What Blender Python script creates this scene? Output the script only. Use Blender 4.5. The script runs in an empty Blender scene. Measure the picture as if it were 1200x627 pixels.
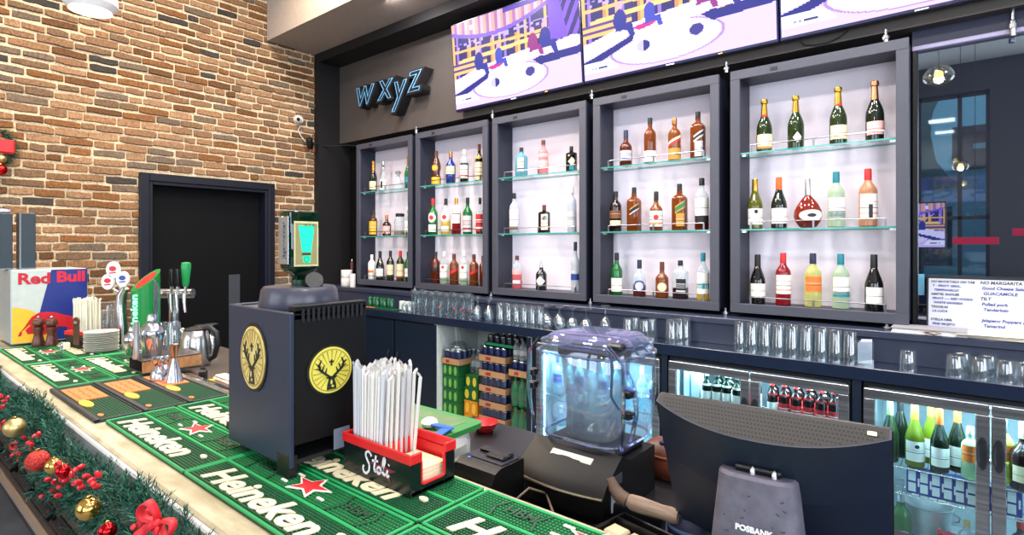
import bpy, bmesh, math, random
from mathutils import Vector, Matrix
random.seed(7)
PI = math.pi
SC = bpy.context.scene
COL = SC.collection

# ---------------------------------------------------------------- camera model (measured from the photograph)
F, YAW, EYE = 652.0, math.radians(39.665), 1.6
FX, FY, RX, RY = -math.sin(YAW), math.cos(YAW), math.cos(YAW), math.sin(YAW)
def ray(px, py):
    u = (px-600)/F; v = (288.1-py)/F
    return Vector((FX+u*RX, FY+u*RY, v))
CAMP = Vector((0, 0, EYE))
def PY(px, py, Y): d = ray(px, py); return CAMP+d*(Y/d.y)
def PX(px, py, X): d = ray(px, py); return CAMP+d*(X/d.x)
def PZ(px, py, Z): d = ray(px, py); return CAMP+d*((Z-EYE)/d.z)
def PD(px, py, t): return CAMP+ray(px, py)*t
def depth(p): return p[0]*FX+p[1]*FY

# ---------------------------------------------------------------- materials
def lin(c):
    return tuple(((x/255)/12.92 if x/255 <= .04045 else ((x/255+.055)/1.055)**2.4) for x in c)
MATS = {}
def _new(key):
    m = bpy.data.materials.new(key); m.use_nodes = True
    nt = m.node_tree; b = nt.nodes['Principled BSDF']
    return m, nt, b
def M(c, rough=.5, metal=0., var=.06, scale=30., bump=0., spec=.5, coat=0.):
    """plain surface: colour with a faint procedural mottling"""
    key = ('p', c, rough, metal, var, scale, bump, spec, coat)
    if key in MATS: return MATS[key]
    m, nt, b = _new('surface_%02x%02x%02x_%d' % (*c, len(MATS)))
    L = lin(c)
    tc = nt.nodes.new('ShaderNodeTexCoord'); nz = nt.nodes.new('ShaderNodeTexNoise')
    nz.inputs['Scale'].default_value = scale; nz.inputs['Detail'].default_value = 3
    nt.links.new(tc.outputs['Object'], nz.inputs['Vector'])
    rp = nt.nodes.new('ShaderNodeValToRGB')
    rp.color_ramp.elements[0].position = .3; rp.color_ramp.elements[1].position = .7
    rp.color_ramp.elements[0].color = tuple(x*(1-var) for x in L)+(1,)
    rp.color_ramp.elements[1].color = tuple(min(1, x*(1+var)) for x in L)+(1,)
    nt.links.new(nz.outputs['Fac'], rp.inputs['Fac']); nt.links.new(rp.outputs['Color'], b.inputs['Base Color'])
    b.inputs['Roughness'].default_value = rough; b.inputs['Metallic'].default_value = metal
    b.inputs['Specular IOR Level'].default_value = spec
    if coat: b.inputs['Coat Weight'].default_value = coat
    if bump:
        bp = nt.nodes.new('ShaderNodeBump'); bp.inputs['Strength'].default_value = bump; bp.inputs['Distance'].default_value = .01
        nt.links.new(nz.outputs['Fac'], bp.inputs['Height']); nt.links.new(bp.outputs['Normal'], b.inputs['Normal'])
    MATS[key] = m; return m
def METAL(c=(200, 202, 206), rough=.22): return M(c, rough, 1., .05, 60.)
def GL(c, alpha=.5, rough=.05, thin=None):
    """coloured glass: tinted see-through layer mixed with a glossy body"""
    key = ('g', c, alpha, rough, thin)
    if key in MATS: return MATS[key]
    m, nt, b = _new('glass_%02x%02x%02x_%d' % (*c, len(MATS)))
    L = lin(c)
    b.inputs['Base Color'].default_value = L+(1,); b.inputs['Roughness'].default_value = rough
    b.inputs['Specular IOR Level'].default_value = .8
    tr = nt.nodes.new('ShaderNodeBsdfTransparent'); t = lin(thin or c)
    tr.inputs['Color'].default_value = t+(1,)
    lw = nt.nodes.new('ShaderNodeLayerWeight'); lw.inputs['Blend'].default_value = .25
    mr = nt.nodes.new('ShaderNodeMapRange'); mr.inputs['To Min'].default_value = alpha; mr.inputs['To Max'].default_value = min(1, alpha+.5)
    nt.links.new(lw.outputs['Facing'], mr.inputs['Value'])
    mx = nt.nodes.new('ShaderNodeMixShader'); nt.links.new(mr.outputs['Result'], mx.inputs['Fac'])
    nt.links.new(tr.outputs['BSDF'], mx.inputs[1]); nt.links.new(b.outputs['BSDF'], mx.inputs[2])
    nt.links.new(mx.outputs['Shader'], nt.nodes['Material Output'].inputs['Surface'])
    MATS[key] = m; return m
def CLEAR(tint=(238, 246, 248), refl=.09, edge=.75, rough=.03, gcol=(255, 255, 255), haze=0., hcol=(225, 232, 240)):
    """thin clear glass or plastic: see-through with fresnel-like gloss"""
    key = ('c', tint, refl, edge, rough, gcol, haze, hcol)
    if key in MATS: return MATS[key]
    m, nt, b = _new('clear_%d' % len(MATS))
    nt.nodes.remove(b)
    tr = nt.nodes.new('ShaderNodeBsdfTransparent'); tr.inputs['Color'].default_value = lin(tint)+(1,)
    gs = nt.nodes.new('ShaderNodeBsdfGlossy'); gs.inputs['Roughness'].default_value = rough; gs.inputs['Color'].default_value = lin(gcol)+(1,)
    lw = nt.nodes.new('ShaderNodeLayerWeight'); lw.inputs['Blend'].default_value = .3
    pw = nt.nodes.new('ShaderNodeMath'); pw.operation = 'POWER'; pw.inputs[1].default_value = 2.2
    nt.links.new(lw.outputs['Facing'], pw.inputs[0])
    mr = nt.nodes.new('ShaderNodeMapRange'); mr.inputs['To Min'].default_value = refl; mr.inputs['To Max'].default_value = edge
    nt.links.new(pw.outputs[0], mr.inputs['Value'])
    mx = nt.nodes.new('ShaderNodeMixShader'); nt.links.new(mr.outputs['Result'], mx.inputs['Fac'])
    nt.links.new(tr.outputs['BSDF'], mx.inputs[1]); nt.links.new(gs.outputs['BSDF'], mx.inputs[2])
    out = mx.outputs['Shader']
    if haze:     # milky plastic; in the glassware, brightness put into the colour
        tl = nt.nodes.new('ShaderNodeBsdfTranslucent'); tl.inputs['Color'].default_value = lin(hcol)+(1,)
        df = nt.nodes.new('ShaderNodeBsdfDiffuse'); df.inputs['Color'].default_value = lin(hcol)+(1,)
        h2 = nt.nodes.new('ShaderNodeMixShader'); nt.links.new(tl.outputs[0], h2.inputs[1]); nt.links.new(df.outputs[0], h2.inputs[2])
        h3 = nt.nodes.new('ShaderNodeMixShader'); h3.inputs['Fac'].default_value = haze
        nt.links.new(out, h3.inputs[1]); nt.links.new(h2.outputs[0], h3.inputs[2]); out = h3.outputs[0]
    nt.links.new(out, nt.nodes['Material Output'].inputs['Surface'])
    MATS[key] = m; return m
def EM(c, s):
    key = ('e', c, s)
    if key in MATS: return MATS[key]
    m, nt, b = _new('lamp_%d' % len(MATS))
    b.inputs['Base Color'].default_value = lin(c)+(1,)
    b.inputs['Emission Color'].default_value = lin(c)+(1,); b.inputs['Emission Strength'].default_value = s
    MATS[key] = m; return m
def ATTR(name, rough=.8, emit=0., bump=0., scale=60., mottle=0.):
    """surface that takes its colours from the mesh's own colour attribute"""
    key = ('a', name)
    if key in MATS: return MATS[key]
    m, nt, b = _new(name)
    at = nt.nodes.new('ShaderNodeAttribute'); at.attribute_name = 'Col'
    out = at.outputs['Color']
    tc = nt.nodes.new('ShaderNodeTexCoord'); nz = nt.nodes.new('ShaderNodeTexNoise')
    nz.inputs['Scale'].default_value = scale; nz.inputs['Detail'].default_value = 5; nz.inputs['Roughness'].default_value = .65
    nt.links.new(tc.outputs['Object'], nz.inputs['Vector'])
    if mottle:
        mr = nt.nodes.new('ShaderNodeMapRange'); mr.inputs['From Min'].default_value = .3; mr.inputs['From Max'].default_value = .7
        mr.inputs['To Min'].default_value = 1-mottle; mr.inputs['To Max'].default_value = 1+mottle
        nt.links.new(nz.outputs['Fac'], mr.inputs['Value'])
        vm = nt.nodes.new('ShaderNodeVectorMath'); vm.operation = 'SCALE'
        nt.links.new(out, vm.inputs[0]); nt.links.new(mr.outputs['Result'], vm.inputs['Scale']); out = vm.outputs['Vector']
    if emit: b.inputs['Base Color'].default_value = (.01, .01, .015, 1); b.inputs['Specular IOR Level'].default_value = .12
    else: nt.links.new(out, b.inputs['Base Color'])
    b.inputs['Roughness'].default_value = rough
    if emit:
        nt.links.new(out, b.inputs['Emission Color']); b.inputs['Emission Strength'].default_value = emit
    if bump:
        bp = nt.nodes.new('ShaderNodeBump'); bp.inputs['Strength'].default_value = bump; bp.inputs['Distance'].default_value = .01
        nt.links.new(nz.outputs['Fac'], bp.inputs['Height']); nt.links.new(bp.outputs['Normal'], b.inputs['Normal'])
    MATS[key] = m; return m
def GRAIN(name, c0, c1, sc, rough=.45, bump=.1, detail=6):
    """stretched noise: wood grain, brushed metal, stone"""
    key = ('w', name)
    if key in MATS: return MATS[key]
    m, nt, b = _new(name)
    tc = nt.nodes.new('ShaderNodeTexCoord'); mp = nt.nodes.new('ShaderNodeMapping'); mp.inputs['Scale'].default_value = sc
    nz = nt.nodes.new('ShaderNodeTexNoise'); nz.inputs['Scale'].default_value = 1; nz.inputs['Detail'].default_value = detail
    nt.links.new(tc.outputs['Object'], mp.inputs['Vector']); nt.links.new(mp.outputs['Vector'], nz.inputs['Vector'])
    rp = nt.nodes.new('ShaderNodeValToRGB'); rp.color_ramp.elements[0].position = .35; rp.color_ramp.elements[1].position = .65
    rp.color_ramp.elements[0].color = lin(c0)+(1,); rp.color_ramp.elements[1].color = lin(c1)+(1,)
    nt.links.new(nz.outputs['Fac'], rp.inputs['Fac']); nt.links.new(rp.outputs['Color'], b.inputs['Base Color'])
    b.inputs['Roughness'].default_value = rough
    if bump:
        bp = nt.nodes.new('ShaderNodeBump'); bp.inputs['Strength'].default_value = bump; bp.inputs['Distance'].default_value = .005
        nt.links.new(nz.outputs['Fac'], bp.inputs['Height']); nt.links.new(bp.outputs['Normal'], b.inputs['Normal'])
    MATS[key] = m; return m

# ---------------------------------------------------------------- mesh builder
class MB:
    def __init__(s): s.v = []; s.f = []; s.m = []; s.c = None
    def add(s, vs, fs, mi=0, T=None):
        b = len(s.v)
        s.v.extend([tuple(T @ Vector(p)) for p in vs] if T else [tuple(p) for p in vs])
        for f in fs: s.f.append(tuple(b+i for i in f)); s.m.append(mi)
        return s
    def box(s, x0, x1, y0, y1, z0, z1, c=0., mi=0, T=None):
        if x0 > x1: x0, x1 = x1, x0
        if y0 > y1: y0, y1 = y1, y0
        if z0 > z1: z0, z1 = z1, z0
        X, Y, Z = (x0, x1), (y0, y1), (z0, z1)
        if c <= 0:
            vs = [(X[i], Y[j], Z[k]) for i in (0, 1) for j in (0, 1) for k in (0, 1)]
            fs = [(0, 1, 3, 2), (4, 6, 7, 5), (0, 4, 5, 1), (2, 3, 7, 6), (0, 2, 6, 4), (1, 5, 7, 3)]
            return s.add(vs, fs, mi, T)
        c = min(c, (x1-x0)*.49, (y1-y0)*.49, (z1-z0)*.49)
        vs = []; ix = {}
        for i in (0, 1):
            for j in (0, 1):
                for k in (0, 1):
                    a = (X[i], Y[j], Z[k]); sg = (1-2*i, 1-2*j, 1-2*k)
                    for ax in range(3):
                        p = [a[q]+(0 if q == ax else sg[q]*c) for q in range(3)]
                        ix[(i, j, k, ax)] = len(vs); vs.append(tuple(p))
        fs = []
        for ax in range(3):
            o = [q for q in range(3) if q != ax]
            for e in (0, 1):
                def key(a, b2):
                    k = [0, 0, 0]; k[ax] = e; k[o[0]] = a; k[o[1]] = b2
                    return ix[(*k, ax)]
                fs.append((key(0, 0), key(1, 0), key(1, 1), key(0, 1)))
            for a in (0, 1):
                for b2 in (0, 1):
                    k0 = [0, 0, 0]; k1 = [0, 0, 0]; k0[ax] = 0; k1[ax] = 1
                    k0[o[0]] = k1[o[0]] = a; k0[o[1]] = k1[o[1]] = b2
                    fs.append((ix[(*k0, o[0])], ix[(*k1, o[0])], ix[(*k1, o[1])], ix[(*k0, o[1])]))
        for i in (0, 1):
            for j in (0, 1):
                for k in (0, 1): fs.append(tuple(ix[(i, j, k, ax)] for ax in range(3)))
        return s.add(vs, fs, mi, T)
    def lathe(s, prof, seg=20, c=(0, 0, 0), mi=0, n=2., ys=1., T=None, mis=None, cap=True):
        vs = []; fs = []
        for r, z in prof:
            for k in range(seg):
                t = 2*PI*(k+.5)/seg; cc, ss = math.cos(t), math.sin(t)
                q = 1. if n == 2 else (abs(cc)**n+abs(ss)**n)**(-1/n)
                vs.append((c[0]+r*cc*q, c[1]+r*ss*q*ys, c[2]+z))
        for i in range(len(prof)-1):
            for k in range(seg):
                k2 = (k+1) % seg
                fs.append((i*seg+k, i*seg+k2, (i+1)*seg+k2, (i+1)*seg+k))
        b = len(s.f); s.add(vs, fs, mi, T)
        if mis:
            for i in range(len(prof)-1):
                for k in range(seg): s.m[b+i*seg+k] = mis[i]
        if cap:
            o = len(s.v)-len(vs)
            if prof[0][0] > 1e-6: s.f.append(tuple(o+k for k in range(seg))[::-1]); s.m.append(mis[0] if mis else mi)
            if prof[-1][0] > 1e-6: s.f.append(tuple(o+(len(prof)-1)*seg+k for k in range(seg))); s.m.append(mis[-1] if mis else mi)
        return s
    def tube(s, pts, r, seg=8, mi=0, T=None):
        pts = [Vector(p) for p in pts]; vs = []; fs = []; up = None
        for i, p in enumerate(pts):
            d = (pts[min(i+1, len(pts)-1)]-pts[max(i-1, 0)]).normalized()
            if up is None:
                up = Vector((0, 0, 1)) if abs(d.z) < .9 else Vector((1, 0, 0))
            a = d.cross(up).normalized(); up = a.cross(d).normalized()
            rr = r[i] if isinstance(r, (list, tuple)) else r
            for k in range(seg):
                t = 2*PI*k/seg; vs.append(p+a*(rr*math.cos(t))+up*(rr*math.sin(t)))
        for i in range(len(pts)-1):
            for k in range(seg):
                k2 = (k+1) % seg; fs.append((i*seg+k, i*seg+k2, (i+1)*seg+k2, (i+1)*seg+k))
        fs.append(tuple(range(seg))[::-1]); fs.append(tuple((len(pts)-1)*seg+k for k in range(seg)))
        return s.add(vs, fs, mi, T)
    def ball(s, c, r, seg=14, mi=0, sz=1., T=None):
        n = seg//2
        prof = [(max(r*math.sin(PI*i/n), 1e-7), -r*sz*math.cos(PI*i/n)) for i in range(n+1)]
        return s.lathe(prof, seg, c, mi, T=T)
    def prism(s, pts, fr, h0, h1, mi=0):
        """2-D outline pts on a frame (origin, ex, ey), from height h0 to h1 along its normal"""
        o, ex, ey = [Vector(q) for q in fr]; ez = ex.cross(ey).normalized(); n = len(pts)
        vs = [o+ex*x+ey*y+ez*h for h in (h0, h1) for x, y in pts]
        fs = [tuple(range(n))[::-1], tuple(range(n, 2*n))]+[(i, (i+1) % n, n+(i+1) % n, n+i) for i in range(n)]
        return s.add(vs, fs, mi)
    def strip(s, pts, w, fr, h0, h1, mi=0):
        """a flat line of width w along 2-D points on a frame"""
        for i in range(len(pts)-1):
            (x0, y0), (x1, y1) = pts[i], pts[i+1]; d = math.hypot(x1-x0, y1-y0) or 1
            w0 = w[i] if isinstance(w, (list, tuple)) else w; w1 = w[i+1] if isinstance(w, (list, tuple)) else w
            nx, ny = -(y1-y0)/d/2, (x1-x0)/d/2
            s.prism([(x0+nx*w0, y0+ny*w0), (x0-nx*w0, y0-ny*w0), (x1-nx*w1, y1-ny*w1), (x1+nx*w1, y1+ny*w1)], fr, h0, h1, mi)
        return s
    def mesh(s, name, mats, smooth=35.):
        me = bpy.data.meshes.new(name); me.from_pydata(s.v, [], s.f)
        mats = mats if isinstance(mats, (list, tuple)) else [mats]
        for m in mats: me.materials.append(m)
        me.polygons.foreach_set('material_index', s.m)
        bm = bmesh.new(); bm.from_mesh(me); bmesh.ops.recalc_face_normals(bm, faces=bm.faces); bm.to_mesh(me); bm.free()
        if smooth:
            me.polygons.foreach_set('use_smooth', [True]*len(me.polygons)); me.set_sharp_from_angle(angle=math.radians(smooth))
        return me
    def build(s, name, mats, parent=None, loc=None, rz=0, smooth=35.):
        return ob(name, s.mesh(name, mats, smooth), parent, loc, rz)
def ob(name, me, parent=None, loc=None, rz=0):
    o = bpy.data.objects.new(name, me); COL.objects.link(o)
    if parent: o.parent = parent
    if loc is not None: o.location = loc
    if rz: o.rotation_euler.z = rz
    return o
def tag(o, label, cat, group=None):
    o['label'] = label; o['category'] = cat
    if group: o['group'] = group
    return o
def thing(name, label, cat, loc=(0, 0, 0), rz=0, group=None):
    o = bpy.data.objects.new(name, None); COL.objects.link(o); o.location = loc; o.rotation_euler.z = rz
    o.empty_display_size = .02
    return tag(o, label, cat, group)
def struct(name, mb, mats, smooth=35.):
    o = mb.build(name, mats, smooth=smooth) if isinstance(mb, MB) else mb
    o['kind'] = 'structure'; return o
def copy_tree(o, loc=None, rz=None, label=None, group=None):
    kids = {}
    for c in COL.objects:
        if c.parent: kids.setdefault(c.parent, []).append(c)
    def rec(a, par):
        n = a.copy(); COL.objects.link(n); n.parent = par
        for ch in kids.get(a, []): rec(ch, n)
        return n
    r = rec(o, None)
    if loc is not None: r.location = loc
    if rz is not None: r.rotation_euler.z = rz
    if label: r['label'] = label
    if group: r['group'] = group
    return r
def text_mesh(body, size, extrude=.001, offset=0., shear=0., align='CENTER', xs=1., space=1., fill=True, bevel=0.):
    cu = bpy.data.curves.new('lettering', 'FONT'); cu.body = body; cu.size = size; cu.extrude = extrude; cu.offset = offset
    cu.shear = shear; cu.align_x = align; cu.align_y = 'CENTER'; cu.space_character = space; cu.resolution_u = 3
    if not fill: cu.fill_mode = 'NONE'
    if bevel: cu.bevel_depth = bevel; cu.bevel_resolution = 1
    t = bpy.data.objects.new('lettering', cu); me = bpy.data.meshes.new_from_object(t)
    bpy.data.objects.remove(t); bpy.data.curves.remove(cu)
    if xs != 1:
        for v in me.vertices: v.co.x *= xs
    return me
def lettering(name, body, size, mat, parent, fr, h=0., **k):
    """raised text on a frame (origin, ex, ey)"""
    me = text_mesh(body, size, **k); me.name = name
    me.materials.clear(); me.materials.append(mat)
    o, ex, ey = [Vector(q) for q in fr]; ez = ex.cross(ey).normalized()
    T = Matrix(((ex.x, ey.x, ez.x, o.x+ez.x*h), (ex.y, ey.y, ez.y, o.y+ez.y*h), (ex.z, ey.z, ez.z, o.z+ez.z*h), (0, 0, 0, 1)))
    me.transform(T)
    return ob(name, me, parent)
XZ = lambda o: (o, (1, 0, 0), (0, 0, 1))     # seen from -Y
YZ = lambda o: (o, (0, 1, 0), (0, 0, 1))     # seen from +X
XY = lambda o: (o, (1, 0, 0), (0, 1, 0))     # seen from above
def ell(cx, cy, a, b, n=28): return [(cx+a*math.cos(2*PI*i/n), cy+b*math.sin(2*PI*i/n)) for i in range(n)]

# common finishes
BLACK = M((14, 15, 18), .35); MBLACK = M((20, 21, 25), .6); CHROME = METAL(); STEEL = METAL((170, 174, 180), .3)
WHITE = M((238, 238, 236), .5); CREAM = M((240, 228, 200), .55); NAVYPAINT = M((36, 42, 58), .38)
# ================================================================ SETTING
XL, XR, YF, YB, ZC = -5.8, 4.5, -4.5, 3.92, 4.7
floor_m = GRAIN('stone_floor', (108, 110, 114), (128, 130, 134), (3, 3, 3), .45, .05)
m = MB().box(XL-.3, XR+.3, YF-.3, YB+.3, -.2, 0); struct('floor', m, floor_m)
m = MB().box(XL-.3, XR+.3, YF-.3, YB+.3, ZC, ZC+.2); struct('ceiling', m, M((205, 203, 200), .8))
# ---- brick wall
def brick_wall():
    rnd = random.Random(3)
    V = []; Fc = []; Cc = []
    def face(vs, c):
        b = len(V); V.extend(vs); Fc.append(tuple(range(b, b+len(vs)))); Cc.append(c)
    mort = lin((214, 194, 162))
    D0, D1, DT = 1.74, 2.94, 2.24                     # door hole
    def slab(y0, y1, z0, z1): face([(XL, y0, z0), (XL, y1, z0), (XL, y1, z1), (XL, y0, z1)], mort)
    slab(YF, D0, 0, ZC); slab(D0, D1, DT, ZC); slab(D1, 3.9, 0, ZC)
    pal = [((142, 106, 74), 5), ((152, 118, 86), 4), ((130, 98, 70), 4), ((114, 88, 64), 3), ((124, 82, 44), 3), ((100, 66, 36), 2.4),
           ((106, 90, 74), 2), ((60, 54, 50), 1.1)]
    bag = [c for c, w in pal for _ in range(int(w*10))]
    H, J = .0595, .0140
    nrow = int(ZC/(H+J))
    for r in range(nrow):
        z0 = r*(H+J)+J; y = -1.6+rnd.uniform(-.2, 0)
        while y < 3.47:
            L = rnd.choice([.09, .14, .17, .19, .21, .23, .25]); ya, yb = y, min(y+L, 3.455); y += L+J*rnd.uniform(.8, 1.3)
            if z0 < DT+.0 and yb > D0 and ya < D1:
                if ya < D0-.06: yb = D0
                elif yb > D1+.06: ya = D1
                else: continue
            if yb-ya < .03: continue
            zz0 = z0+rnd.uniform(-.003, .004); zz1 = z0+H+rnd.uniform(-.006, .004); d = rnd.uniform(.008, .02)
            c = rnd.choice(bag); k = rnd.uniform(.88, 1.12); c = tuple(min(1, x*k) for x in lin(c))
            n = max(3, int((yb-ya)/.045)); lo = []; hi = []
            sl = rnd.uniform(-.005, .005)
            for i in range(n+1):
                t = i/n; e = .003 if i in (0, n) else 0
                yy = ya+(yb-ya)*t+rnd.uniform(-.003, .003)
                lo.append((yy, zz0+sl*t+e+rnd.uniform(-.004, .004))); hi.append((yy, zz1+sl*t-e+rnd.uniform(-.004, .004)))
            for i in range(n):
                a, b, cc2, dd = lo[i], lo[i+1], hi[i+1], hi[i]; mz = lambda p, q, t: (p[0]+(q[0]-p[0])*t, p[1]+(q[1]-p[1])*t)
                i0 = .006
                A, B2 = (a[0], a[1]+i0), (b[0], b[1]+i0); C2, D2 = (cc2[0], cc2[1]-i0), (dd[0], dd[1]-i0)
                face([(XL+d, *A), (XL+d, *B2), (XL+d, *C2), (XL+d, *D2)], c)
                face([(XL, *a), (XL, *b), (XL+d, *B2), (XL+d, *A)], c)
                face([(XL+d, *D2), (XL+d, *C2), (XL, *cc2), (XL, *dd)], c)
            a, dd = lo[0], hi[0]; face([(XL, *dd), (XL, *a), (XL+d, a[0], a[1]+.006), (XL+d, dd[0], dd[1]-.006)], c)
            a, dd = lo[-1], hi[-1]; face([(XL, *a), (XL, *dd), (XL+d, dd[0], dd[1]-.006), (XL+d, a[0], a[1]+.006)], c)
    me = bpy.data.meshes.new('wall_left'); me.from_pydata(V, [], Fc)
    at = me.color_attributes.new('Col', 'FLOAT_COLOR', 'CORNER'); buf = []
    for f, c in zip(Fc, Cc):
        for _ in f: buf.extend((*c, 1.))
    at.data.foreach_set('color', buf)
    me.materials.append(ATTR('brick_and_mortar', .9, 0, .7, 60., .5))
    o = ob('wall_left', me); o['kind'] = 'structure'
brick_wall()
# other walls
m = MB().box(XR, XR+.2, YF, YB, 0, 1.0); m.box(XR, XR+.2, YF, YB, 3.6, ZC)
for a, b in ((YF, YF+.5), (-1.6, -1.1), (YB-1.3, YB)): m.box(XR, XR+.2, a, b, 1., 3.6)
struct('wall_right', m, M((150, 148, 146), .7))
m = MB()
wins = [(-4.6, -3.0), (-2.6, -1.1), (-.76, .21), (1.2, 2.6), (2.9, 4.2)]
xs = XL-.05
for a, b in wins: m.box(xs, a, YF-.2, YF, 0, ZC); m.box(a, b, YF-.2, YF, 0, .9); m.box(a, b, YF-.2, YF, 4.2, ZC); xs = b
m.box(xs, XR+.05, YF-.2, YF, 0, ZC)
struct('wall_front', m, M((62, 62, 66), .7))
for i, (a, b) in enumerate(wins):
    w = MB()
    w.box(a, b, YF-.14, YF-.08, .9, .96); w.box(a, b, YF-.14, YF-.08, 4.14, 4.2); w.box(a, a+.05, YF-.14, YF-.08, .9, 4.2); w.box(b-.05, b, YF-.14, YF-.08, .9, 4.2)
    mx = a+(b-a)*.6; w.box(mx-.03, mx+.03, YF-.14, YF-.08, .9, 4.2); w.box(a, b, YF-.14, YF-.08, 2.05, 2.11)
    o = struct('window_%d' % (i+1), w, M((26, 28, 34), .4))
    MB().box(a+.05, b-.05, YF-.115, YF-.105, .96, 4.14).build('window_pane', CLEAR((215, 240, 250)), o)
# back wall: dark wall behind the cabinets, sign panel and strip, ledge
m = MB().box(XL-.1, XR+.1, 3.86, YB+.2, 0, ZC); struct('wall_back', m, M((9, 9, 11), .7, spec=.15))
panel_m = M((74, 68, 66), .6, 0, .05, 8.)
m = MB().box(-5.70, XR, 3.72, 3.86, 2.79, 3.68); struct('trim_1', m, panel_m)
m = MB().box(XL+.001, -5.70, 3.45, 3.86, 0, 3.68); m.box(XL+.001, XR, 3.45, 3.56, 3.68, 3.78); m.box(XL+.001, XR, 3.56, 3.86, 3.68, 3.78, mi=1)
struct('trim_2', m, [M((27, 26, 28), .6, spec=.25), M((8, 8, 10), .7)])
# bulkhead over the bar
m = MB().box(XL+.022, XR, 2.89, 3.86, 3.78, ZC); struct('trim_3', m, M((168, 156, 146), .75))
# low ledge under the cabinets and its front panel
m = MB().box(-5.68, XR, 3.50, 3.86, 1.11, 1.15, .004); m.box(-5.68, XR, 3.51, 3.55, .985, 1.11)
struct('trim_4', m, M((50, 57, 76), .3, 0, .05, 12.))
# dark mirror glass right of the cabinets, with header
m = MB().box(-.262, 2.6, 3.80, 3.86, 2.70, 2.79); struct('trim_5', m, M((34, 40, 66), .4))
m = MB().box(-.262, 2.6, 3.78, 3.84, 2.675, 2.70, .004); struct('trim_6', m, M((186, 178, 214), .35))
m = MB().box(-.262, -.236, 3.79, 3.855, 1.15, 2.70, .004); struct('trim_7', m, M((18, 19, 22), .35))
def mirror_glass():
    mm, nt, b = _new('dark_mirror_glass'); nt.nodes.remove(b)
    df = nt.nodes.new('ShaderNodeBsdfDiffuse'); df.inputs['Color'].default_value = lin((30, 34, 48))+(1,)
    gs = nt.nodes.new('ShaderNodeBsdfGlossy'); gs.inputs['Roughness'].default_value = .012; gs.inputs['Color'].default_value = (.62, .72, .82, 1)
    mx = nt.nodes.new('ShaderNodeMixShader'); mx.inputs['Fac'].default_value = .55
    nt.links.new(df.outputs[0], mx.inputs[1]); nt.links.new(gs.outputs[0], mx.inputs[2]); nt.links.new(mx.outputs[0], nt.nodes['Material Output'].inputs['Surface'])
    return mm
m = MB().box(-.236, 2.6, 3.82, 3.855, 1.15, 2.675); struct('window_6', m, mirror_glass())
# door in the brick wall
dk = M((18, 21, 34), .45, spec=.3); leafm = M((7, 8, 11), .6, spec=.15)
m = MB()
for (y0, y1, z0, z1) in ((1.712, 1.79, 0, 2.264), (2.90, 2.967, 0, 2.264), (1.79, 2.90, 2.19, 2.264)): m.box(XL-.02, XL+.045, y0, y1, z0, z1, .006)
for (y0, y1, z0, z1) in ((1.78, 1.82, 0, 2.2), (2.87, 2.91, 0, 2.2), (1.82, 2.87, 2.16, 2.2)): m.box(XL-.16, XL+.03, y0, y1, z0, z1, .004)
d = struct('door_1', m, dk)
MB().box(XL-.15, XL-.105, 1.82, 2.87, .01, 2.16, .003).build('door_leaf', leafm, d)
p = [PX(x, y, XL-.105) for x, y in ((268, 322), (281, 400))]
MB().box(XL-.105, XL-.10, p[0].y, p[1].y, .95, p[0].z, .001).build('push_plate', M((74, 78, 86), .4, .4), d)
m = MB().box(XL-.3, XL-.16, 1.6, 3.1, 0, 2.4); struct('wall_behind_door', m, M((15, 15, 18), .8))

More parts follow.
